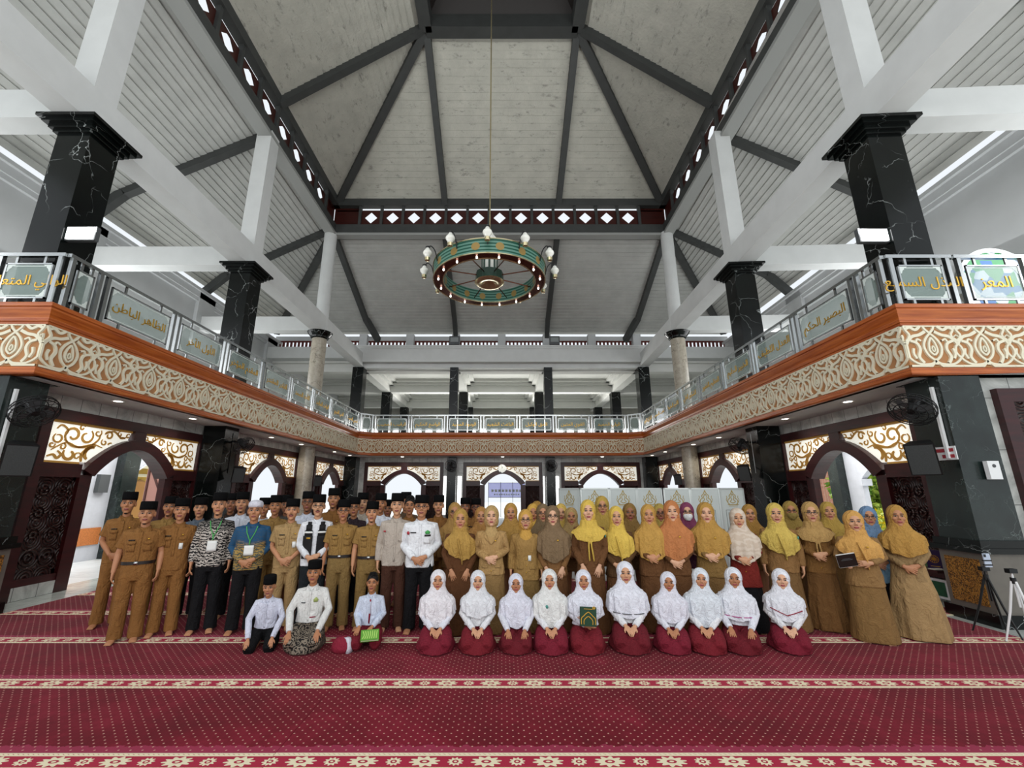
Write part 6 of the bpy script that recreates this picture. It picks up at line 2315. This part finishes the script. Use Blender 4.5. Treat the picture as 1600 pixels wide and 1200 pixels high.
def woman(px, py, Y, tone, label, scarf, style='wide', dress='#7a4f20', skirt='#7a4f20', pose='clasphigh', hem=0.72, sk='straight', sx=1.0, glass=False, mask=None, extra=(), yaw=None, full=True, roll=0.0):
    root = figure(px, py, Y, NECK.z + (HC0.z - NECK.z + 0.148) * AH, sx, yaw, label, roll=roll)
    put('body', body_mesh(pose, hs=AH, female=True), M_skin, root, lin(TONES[tone]))
    sm = scarf if not isinstance(scarf, str) else fabric(scarf, wr=0.6)
    sc = put('headscarf', scarf_mesh(style, False, AH), sm, root)
    dm = dress if not isinstance(dress, str) else fabric(dress)
    if full:
        j = put('jacket', shirt_mesh(TF, hem, pose, 'long'), dm, root)
        put('skirt', skirt_mesh(sk), fabric(skirt), root)
    else:
        j = put('jacket', shirt_mesh(TF, 0.72, 'down', 'long'), dm, root)
    if glass:
        put('glasses', glasses_mesh(AH, False), M_dark, root)
    if mask:
        def mk():
            mb = MB()
            rows = []
            for z, w, o in ((-0.015, 0.05, 0.0), (-0.03, 0.062, 0.006), (-0.055, 0.064, 0.012), (-0.08, 0.055, 0.008), (-0.104, 0.035, 0.0)):
                rows.append([hp((w * math.sin(a), -0.108 - o + 0.055 * (1 - math.cos(a)) * 1.2, z), AH) for a in [(-1.35 + 2.7 * i / 12) for i in range(13)]])
            k = len(mb.v)
            for r in rows:
                mb.v += [tuple(p) for p in r]
            for i in range(4):
                for jn in range(12):
                    a = i * 13 + jn
                    mb.f.append((a, a + 1, a + 14, a + 13)); mb.m.append(0)
            return mb
        piece('face_mask', 'mask', mk, fabric(mask), root)
    if 'buttons' in extra:
        for k, z in enumerate((1.02, 0.93, 0.84)):
            piece('button', ('bt', k), lambda z=z: patch(TF, 0, 0, 0, 0, 0.004, 0.006, pts=[(0.008 * math.cos(q * PI / 4), z + 0.008 * math.sin(q * PI / 4)) for q in range(8)]), M_gold, j)
    if 'pockets' in extra:
        for s in (-1, 1):
            piece('pocket_flap', ('pf', s), lambda s=s: patch(TF, min(s * 0.05, s * 0.14), max(s * 0.05, s * 0.14), 0.88, 0.91, 0.004, 0.006), dm, j)
    if 'lapel' in extra:
        for s in (-1, 1):
            piece('lapel', ('lp', s), lambda s=s: patch(TF, 0, 0, 0, 0, 0.006, 0.008, pts=[(s * 0.005, 1.2), (s * 0.06, 1.3), (s * 0.085, 1.36), (s * 0.11, 1.31), (s * 0.075, 1.27)]), dm, j)
    if 'id' in extra:
        piece('id_card', 'fidc', lambda: patch(TF, 0.03, 0.075, 1.0, 1.08, 0.003, 0.008), M_card, j)
    if 'badge' in extra:
        def ab():
            mb = MB()
            ell(mb, (0.228, -0.045, 1.26), (0.012, 0.022, 0.026), 10, 8)
            return mb
        piece('sleeve_badge', 'sbg', ab, M_badge, j)
    if 'pin' in extra:
        piece('brooch', 'fpin', lambda: patch(TF, 0.05, 0.075, 1.25, 1.27, 0.006, 0.045), M_gold, sc)
    return root


def child(px, py, Y, tone, label, girl=True, style='kid', pose='lap', c='#e2e4ee', skirt='#7d1028', sx=1.1, cap=None, extra=(), yaw=None, lean=0.0, hs=1.2, scarfc=None, legs='skirt', collar=True, roll=0.0):
    top = (NECK.z - KN) + (HC0.z - NECK.z + (0.148 if girl else (0.147 if cap else 0.13))) * hs
    root = figure(px, py, Y, top, sx, yaw, label, kneel=True, lean=lean, roll=roll)
    put('body', body_mesh(pose, True, hs, female=girl), M_skin, root, lin(TONES[tone]))
    mt = fabric(c)
    T = TF if girl else TM
    sh = put('shirt', shirt_mesh(T, 0.93, pose, 'long', True, 0.012), mt, root)
    put('skirt' if girl else ('sarong' if legs == 'sarong' else 'trousers'), kneel_mesh(legs), skirt if not isinstance(skirt, str) else fabric(skirt), root)
    if girl:
        sc = put('headscarf', scarf_mesh(style, True, hs), fabric(scarfc or '#e6e7ee', wr=0.6), root)
        if 'badge' in extra:
            piece('chest_badge', 'kbd', lambda: patch(T, 0, 0, 0, 0, 0.004, 0.036, True, pts=[(-0.05 + 0.022 * math.cos(q * PI / 5), 1.22 + 0.028 * math.sin(q * PI / 5)) for q in range(10)]), M_badge, sc)
        if 'logo' in extra:
            piece('chest_badge', 'klg', lambda: patch(T, 0, 0, 0, 0, 0.004, 0.036, True, pts=[(0.06 + 0.024 * math.cos(q * PI / 5), 1.22 + 0.026 * math.sin(q * PI / 5)) for q in range(10)]), plain('pale_green_badge', '#b4c0b0'), sc)
        if 'piping' in extra or 'vpiping' in extra:
            vv = 'vpiping' in extra

            def pp():
                mb = MB()
                pts = []
                for i in range(25):
                    x = -0.2 + 0.4 * i / 24
                    z = 1.12 + (0.4 * abs(x) * (1.1 if vv else 0.15)) - (0.03 if vv else 0.06)
                    rx, ry = 0.275, 0.188
                    k = max(0, 1 - abs(x / rx) ** 2.1)
                    pts.append((x, -ry * k ** (1 / 2.1) - 0.016, z - KN))
                return mb.tube(pts, 0.007, 6)
            piece('piping', ('pip', vv), pp, M_red if vv else (M_mauve if 'mauve' in extra else M_greyplastic), sc)
    else:
        put('hair', hair_mesh(hs, True, cap is None), M_hair, root)
        if cap:
            put('cap', cap_mesh('peci', hs, True), M_peci, root)
        if collar:
            put('collar', collar_mesh(TM, True), mt, sh)
        piece('placket', 'kpk', lambda: patch(TM, -0.014, 0.014, 0.95, 1.36, 0.003, 0.014, True), mt, sh)
        if 'tie' in extra:
            piece('tie', 'tie', lambda: patch(TM, 0, 0, 0, 0, 0.005, 0.02, True, pts=[(-0.01, 1.35), (0.014, 1.35), (0.02, 1.1), (0.012, 0.96), (-0.012, 0.98)]), M_red, sh)
        if 'crest' in extra:
            piece('chest_emblem', 'kce', lambda: patch(TM, 0, 0, 0, 0, 0.004, 0.018, True, pts=[(0.06, 1.21), (0.11, 1.21), (0.12, 1.245), (0.085, 1.28), (0.05, 1.245)]), plain('olive_emblem', '#9aa860'), sh)
            piece('pocket_trim', 'kpt', lambda: patch(TM, 0.02, 0.1, 1.0, 1.012, 0.004, 0.018, True), M_red, sh)
            piece('name_tag', 'knt', lambda: patch(TM, -0.12, -0.06, 1.2, 1.215, 0.004, 0.018, True), M_greyplastic, sh)
    return root

# ---------------------------------------------------------------- the men, from left to right
KB, KO, KL = '#8a5a1e', '#96702e', '#a98750'      # brown khaki, olive khaki, pale khaki
BK = '#131316'
man(205, 770, 6.45, 1, 'man in untucked brown khaki uniform and black cap, leftmost of the group', 'clasp', 'khaki', KB, face='goatee')
man(234, 785, 5.85, 7, 'stocky man in tucked brown khaki uniform with belt, barefoot on the carpet border at left', 'down', 'khaki', KB, tuck=True, sx=1.06, face='goatee')
man(265, 777, 6.9, 1, 'man in olive khaki behind, between the belted and the card wearing brown uniforms', 'clasp', 'khaki', KO, face='both', roll=0.02)
man(287, 780, 6.1, 7, 'thin man in untucked brown uniform with white card hanging on his chest', 'down', 'khaki', KB, extra=('id',))
man(316, 779, 6.9, 0, 'man in grey blue shirt behind and left of the black and white batik', 'down', 'plain', '#5b6672', pants=BK)
man(346, 771, 6.2, 0, 'tall man in black and white batik shirt with white card on green lanyard', 'down', 'batik', batik('batik_black', '#0e0e10', '#1d1b1c', '#b9b1a8', 1.27), pants=BK, sleeve='long', extra=('lanyard',), face='goatee')
man(364, 772, 7.3, 3, 'dark faced man in black cap half hidden behind the black and white batik', 'down', 'plain', '#3a2a24', pants=BK, full=False)
man(381, 770, 6.9, 0, 'man in white shirt between the batik man and the white capped man', 'down', 'plain', '#cfd3df', pants=BK, face='goatee')
man(401, 783, 6.2, 7, 'man in white cap and blue gold batik shirt with card on green lanyard', 'clasp', 'batik', batik('batik_blue', '#17496e', '#9c7f45', '#4a4d45', 1.12, 22, True), pants=BK, sleeve='long', cap='kopiah', extra=('lanyard',), sx=1.06)
man(415, 779, 7.2, 1, 'man in white shirt and black cap just behind the white capped man', 'down', 'plain', '#c9ccd6', pants=BK, full=False)
man(433, 775, 6.85, 1, 'man in olive khaki and black cap, behind and right of the blue batik', 'down', 'khaki', KO)
man(450, 775, 7.4, 3, 'man in black cap glimpsed between two olive khaki men', 'down', 'plain', '#55504a', pants=BK, full=False)
man(459, 781, 6.35, 0, 'man in pale khaki uniform with mustache, folded hands and white card', 'clasp', 'khaki', KL, extra=('id',), face='mustache', sx=1.04)
man(483, 769, 7.0, 3, 'man with dark glasses and white shirt behind the black vest', 'down', 'plain', '#d3d8e6', pants=BK, glass=True, face='goatee')
man(500, 774, 6.35, 2, 'man in black vest over white shirt, glasses and folded hands', 'clasp', 'vest', '#dfe1e6', pants='#20262a', sleeve='long', glass=True, face='mustache', extra=('vest',))
man(523, 764, 7.2, 1, 'tallest bearded man in khaki shirt at the back, behind the black vest', 'down', 'khaki', KB, face='goatee')
man(539, 782, 6.35, 1, 'man with glasses in tucked olive khaki uniform and belt, arms hanging', 'down', 'khaki', KO, tuck=True, glass=True, pants='#8a6c34')
man(555, 778, 7.0, 1, 'man with glasses in dark maroon shirt at the back between khaki uniforms', 'down', 'plain', '#33252b', pants=BK, glass=True)
man(568, 771, 7.4, 2, 'man in beige shirt at the back between dark maroon and white shirts', 'down', 'plain', '#b9ad9c', pants=BK, full=False)
man(583, 785, 6.35, 0, 'man with small beard in tucked olive khaki uniform beside the grey shirted elder', 'down', 'khaki', KO, tuck=True, face='goatee', pants='#86682f')
man(596, 772, 7.1, 1, 'man in white shirt at the back, left of the smiling elder', 'down', 'plain', '#dfe2ec', pants=BK)
man(607, 782, 7.6, 3, 'man at the back whose face shows between white shirt and smiling elder', 'down', 'plain', '#8d8a84', pants=BK, full=False)
man(622, 772, 6.3, 2, 'smiling elder in beige grey long sleeved shirt and brown trousers', 'down', 'plain', '#b4a799', pants='#4a2a1c', sleeve='long', extra=('flag',))
man(635, 770, 7.6, 1, 'man at the back behind the smiling elder, only cap and brow showing', 'down', 'plain', '#5a4632', pants=BK, full=False)
man(641, 777, 7.0, 1, 'bare headed man with black hair in khaki behind the white shirted man', 'down', 'khaki', KB, cap=None)
man(660, 775, 6.25, 7, 'man in white shirt with green emblem, glasses, folded hands and black trousers', 'clasp', 'plain', '#e4e6ea', pants=BK, sleeve='long', glass=True, extra=('logo',), sx=1.12)
man(686, 775, 7.2, 0, 'man in khaki with round pin behind, right of the white shirted man', 'down', 'khaki', KB)
man(727, 779, 7.9, 3, 'man in black cap at the back, left of two caps among headscarves', 'down', 'khaki', KB, full=False)
man(744, 780, 7.9, 6, 'man with glasses and black cap at the back, right of two among headscarves', 'down', 'khaki', KB, glass=True, full=False)

# ---------------------------------------------------------------- the women
BR1, BR2, BR3 = '#6d4520', '#7a5220', '#a37c3e'
G1, G2, G3 = '#b98a2c', '#d7b02a', '#c9962a'
woman(711, 786, 7.0, 7, 'woman with glasses in ochre headscarf behind the brown dressed woman', '#b08339', 'wide', BR2, BR2, glass=True, full=False)
woman(720, 796, 6.2, 0, 'woman in plain brown dress and mustard scarf pointed over the chest, hands down', '#b48a30', 'side', '#5f3818', '#5f3818', 'low', 0.7, 'flare')
woman(752, 793, 6.9, 0, 'woman in orange brown headscarf just left behind the tan jacket', '#b07a30', 'long', BR2, BR2, full=False)
woman(768, 791, 6.2, 5, 'woman in tan uniform jacket and tucked tan scarf, hands folded, in the middle', '#b99556', 'short', '#b0894c', '#98753e', 'clasphigh', 0.78, 'straight', extra=('buttons', 'pockets', 'lapel', 'pin'))
woman(798, 787, 6.95, 0, 'woman in long golden headscarf behind and right of the tan jacket', '#b8892f', 'long', BR2, BR2, full=False)
woman(821, 797, 6.25, 2, 'woman in golden khaki jacket with white card, yellow scarf and glasses', G3, 'short', '#9c7634', '#8a6a30', 'down', 0.72, 'straight', glass=True, extra=('buttons', 'pockets', 'id', 'badge'))
woman(833, 788, 7.0, 1, 'woman in bright yellow headscarf half hidden behind the golden khaki jacket', '#d19f25', 'wide', BR2, BR2, full=False)
woman(839, 784, 7.6, 3, 'woman in dark gold headscarf at the back, her brow hidden by yellow scarf', '#a67a1e', 'wide', BR2, BR2, full=False)
woman(848, 788, 6.9, 0, 'woman with glasses in taupe brown headscarf, back left of the long taupe scarf', '#7d6544', 'long', BR2, BR2, glass=True, full=False)
woman(863, 791, 6.25, 5, 'smiling woman with glasses in long taupe scarf over brown jacket', '#7e6546', 'long', '#83592a', '#6d4520', 'low', 0.75, 'straight', glass=True, extra=('badge', 'pin'))
woman(876, 788, 7.2, 2, 'woman in pale yellow headscarf at the back above the taupe scarf', '#cfa93c', 'wide', BR2, BR2, full=False)
woman(892, 794, 6.9, 1, 'woman in beige gold headscarf between the taupe and knotted yellow scarves', '#ab8a4c', 'wide', BR1, BR1, full=False)
woman(918, 782, 6.2, 5, 'woman in brown jacket with knotted bright yellow scarf hanging in a tail', G2, 'knot', BR1, BR1, 'low', 0.74, 'straight', extra=('badge', 'pockets'))
woman(940, 776, 6.9, 0, 'tall smiling woman with glasses in mustard scarf behind the knotted yellow scarf', '#b8952a', 'wide', BR2, BR2, glass=True, full=False)
woman(962, 792, 6.25, 2, 'woman in brown suit with bright yellow scarf swept over one shoulder', '#dbb52c', 'side', '#5e3f1e', BR1, 'clasp', 0.74, 'straight')
woman(983, 787, 6.9, 3, 'dark faced woman in dark mustard scarf against the folding screen', '#8d6a2c', 'long', '#5a3c1c', BR1, full=False)
woman(1012, 789, 6.25, 0, 'woman in brown suit with golden scarf reaching her clasped hand', '#bf8f2e', 'long', BR1, BR1, 'clasphigh', 0.74, 'straight', extra=('badge',))
woman(1030, 788, 7.0, 3, 'woman with glasses in olive yellow scarf peeping between gold and orange scarves', '#ae9232', 'wide', BR2, BR2, glass=True, full=False)
woman(1048, 783, 6.2, 5, 'tall woman in orange scarf over brown jacket, hands clasped', '#bf7436', 'long', BR1, BR1, 'clasp', 0.74, 'straight', extra=('pin',))
woman(1072, 786, 6.95, 5, 'woman in magenta scarf and white face mask behind the orange scarf', '#84395c', 'wide', '#5a2c44', BR1, glass=True, mask='#e6e6e6', full=False)
woman(1101, 786, 6.25, 5, 'woman in wide mustard shawl with brooch over olive brown jacket', '#b4862a', 'long', '#8a672c', '#7f5c2a', 'clasphigh', 0.72, 'straight', extra=('pin',), sx=1.08)
woman(1151, 795, 6.25, 2, 'woman in cream flowered scarf and long red blouse over black skirt', batik('cream_flowers', '#bfae9c', '#b3a08e', '#e0d8cc', 0.9, 9), 'long', '#7c1c12', '#101014', 'clasphigh', 0.62, 'straight', extra=('buttons',))
woman(1169, 789, 6.9, 0, 'woman in mustard scarf behind the cream flowered scarf', '#a97a24', 'long', BR2, BR2, full=False)
woman(1209, 787, 6.3, 2, 'woman in brown uniform with short yellow scarf and shoulder badge, arms down', '#cdae3c', 'side', '#8c6430', '#7c5a2c', 'down', 0.78, 'straight', extra=('badge',), sx=1.05)
woman(1233, 784, 6.95, 1, 'woman in mustard scarf with matching mustard face mask and glasses', '#9c7e2c', 'wide', BR2, BR2, glass=True, mask='#8f7832')
woman(1264, 785, 6.3, 2, 'woman with glasses in tan gold scarf with hanging tail over brown suit', '#b58d48', 'knot', '#80571f', '#6f4a1c', 'clasphigh', 0.76, 'pleat', glass=True, extra=('buttons',))
woman(1292, 785, 6.95, 0, 'woman in mustard scarf behind, between tailed tan scarf and light orange scarf', '#b5902a', 'wide', '#7a5420', '#7a5420')
woman(1331, 799, 5.85, 2, 'stout smiling woman in light orange scarf holding a black folder', '#d29a3e', 'side', '#8f6a36', '#86632f', 'folder', 0.72, 'straight', extra=('pin',), sx=1.08)
woman(1354, 792, 6.35, 0, 'woman with glasses in pale blue scarf and blue tunic over black skirt', '#6d8fb4', 'side', '#6f9dbb', '#12121a', 'clasp', 0.64, 'pleat', glass=True)
woman(1398, 790, 5.95, 7, 'woman in mustard scarf and beige uniform, rightmost of the group', '#b6862b', 'wide', '#98794a', '#a68450', 'clasp', 0.7, 'flare', extra=('badge',), sx=1.0)

# ---------------------------------------------------------------- the kneeling children
M_sarong = batik('sarong_print', '#1a1512', '#14100e', '#7d7264', 2.0, 26)
child(427, 897, 5.72, 7, 'boy in black cap and pale shirt leaning on his knees, leftmost of the children', False, pose='knees_wide', c='#d3d7ea', skirt=fabric('#0e0e10'), cap='peci', sx=1.0, legs='trousers', lean=0.16, yaw=0.25, hs=1.3)
child(493, 877, 5.72, 1, 'older boy in black cap, white tunic with green emblem and dark patterned sarong', False, pose='knees_wide', c='#dcdcd8', skirt=M_sarong, cap='peci', sx=1.0, legs='sarong', extra=('crest',), yaw=0.2, hs=1.25)
child(583, 897, 5.75, 1, 'bare headed boy in pale blue shirt, red tie and red trousers with book', False, pose='hold', c='#ccd6ea', skirt=fabric('#7a1024'), sx=0.98, legs='trousers', extra=('tie',), yaw=0.15, hs=1.28)
GW = ['#e9e5ea', '#e3e5ea', '#dfe0ee', '#e4e5e2', '#e2e4f0', '#e3e5f0', '#e2e2ee', '#dbe2ea', '#e2e5ee', '#e6e8f0']
GK = [(685, 892, 0, 'kidlong', 'lap', (), 'girl in plain long white scarf with shawl points, leftmost of the kneeling girls'),
      (747, 893, 2, 'wide', 'lap', (), 'girl in greyish white shorter scarf, second from the left of the kneeling girls'),
      (806, 898, 1, 'kidlong', 'knees', (), 'shorter girl in white scarf with both hands spread on her knees'),
      (858, 891, 0, 'kidlong', 'lap', ('badge',), 'girl in cream white scarf with round green badge'),
      (911, 892, 7, 'kid', 'hug', (), 'girl in white scarf hugging a green book'),
      (976, 879, 2, 'kidflounce', 'lap', ('logo', 'piping'), 'tallest kneeling girl, white scarf with grey piping and pale badge'),
      (1040, 895, 1, 'kid', 'lap', (), 'girl in lavender white scarf leaning right, beside the tallest kneeling girl'),
      (1090, 889, 0, 'kidlong', 'lap', (), 'smiling girl in plain bluish white long scarf, third from the right of the girls'),
      (1141, 888, 1, 'kidflounce', 'knees', ('piping', 'mauve'), 'frowning girl in white scarf with mauve piping near the hem'),
      (1215, 890, 5, 'kid', 'lap', ('vpiping',), 'girl in white scarf with dark red curved piping, rightmost of the children')]
kids = []
for i, (x, y, tn, stl, ps, ex, lb) in enumerate(GK):
    kids.append(child(x, y, 5.68 if i != 5 else 5.72, tn, lb, True, stl, ps, ['#dfe0ea', '#e3e3e6'][i % 2], ['#7c0e28', '#7a1020', '#6d0f1e'][i % 3], extra=ex, scarfc=GW[i], sx=1.12, roll=(0.03 if i > 5 else 0.0)))

# ---------------------------------------------------------------- things in hands and on the carpet
M_gbook = plain('dark_green_cover', '#0f3a22', 0.4)
g5 = kids[4].location
bk = book('book', (g5.x - 0.01, g5.y - 0.24, 0.29), (0.19, 0.2, 0.025), M_gbook, 'green book with gold arch design hugged by a kneeling girl', (-0.08, 0.05, 0))
mb = MB()
for s_ in (-1, 1):
    mb.ribbon(smooth_path([(s_ * 0.08, 0.02), (s_ * 0.08, 0.08), (s_ * 0.05, 0.11), (s_ * 0.03, 0.13), (0, 0.15)], 5), 0.008, lambda q, h: (q[0], -0.0155 - h, q[1]), 0.001)
    mb.ribbon(smooth_path([(s_ * 0.05, 0.02), (s_ * 0.05, 0.06), (s_ * 0.025, 0.09), (0, 0.105)], 5), 0.008, lambda q, h: (q[0], -0.0155 - h, q[1]), 0.001)
mb.ribbon([(-0.05, 0.18), (0.05, 0.18)], 0.006, lambda q, h: (q[0], -0.0155 - h, q[1]), 0.001)
mb.ribbon([(0.065 + 0.012 * math.cos(k * PI / 5), 0.195 + 0.012 * math.sin(k * PI / 5)) for k in range(11)], 0.01, lambda q, h: (q[0], -0.0155 - h, q[1]), 0.001)
mb.build('gold_design', M_gold, bk)
X_, h_ = place(578, 992, 5.36)
bk = book('book', (X_, 5.36, h_ - 0.06), (0.2, 0.15, 0.022), plain('leaf_green_cover', '#5f9a3a', 0.4), 'bright green leafy book held on the lap of the red tied boy', (math.radians(-62), 0.0, math.radians(16)))
mb = MB()
for k in range(7):
    mb.ribbon([(-0.08 + 0.025 * k, 0.02), (-0.06 + 0.022 * k, 0.07), (-0.075 + 0.026 * k, 0.13)], 0.012, lambda q, h: (q[0], -0.0115 - h, q[1]), 0.001)
mb.build('leaf_print', plain('bright_green_print', '#a8cf6a', 0.5), bk)
X_, h_ = place(1324, 874, 5.62)
fd = thing('folder', 'black folder with white edges held by the stout woman in light orange scarf', 'folder', (X_, 5.62, h_ - 0.08), None, 0.0)
fd.rotation_euler = (0.25, -0.2, -0.35)
MB().box(-0.1, 0.1, -0.012, -0.009, 0, 0.15).box(-0.1, 0.1, 0.009, 0.012, 0, 0.15).build('cover', M_beltm, fd)
MB().box(-0.098, 0.098, -0.009, 0.009, -0.004, 0.154).build('pages', M_card, fd)
mb = MB().box(-0.06, 0.06, -0.0135, -0.012, 0.08, 0.086).box(-0.045, 0.045, -0.0135, -0.012, 0.095, 0.1)
mb.build('print', M_greyplastic, fd)
X_, Y_ = -1.83, 5.5
cp = thing('school_cap', 'red and white school cap lying on the carpet beside the red tied boy', 'cap', (X_, Y_, 0.015))
n = 24
mb = MB().loft([[(r * math.cos(2 * PI * j / n), r * 0.75 * math.sin(2 * PI * j / n), z) for j in range(n)] for r, z in ((0.12, 0.0), (0.128, 0.05), (0.115, 0.1), (0.08, 0.14), (0.03, 0.155), (0.004, 0.157))])
mb.build('crown', fabric('#8c1230'), cp, smooth=True)
mb = MB().loft([[(x0 + 0.035 * math.cos(2 * PI * j / 12), -0.02 + 0.05 * math.sin(2 * PI * j / 12) * w, z) for j in range(12)] for x0, z, w in ((0.085, 0.0, 1.4), (0.095, 0.06, 1.2), (0.075, 0.12, 0.9), (0.05, 0.15, 0.5))])
mb.build('white_panel', M_whitecap, cp, smooth=True)
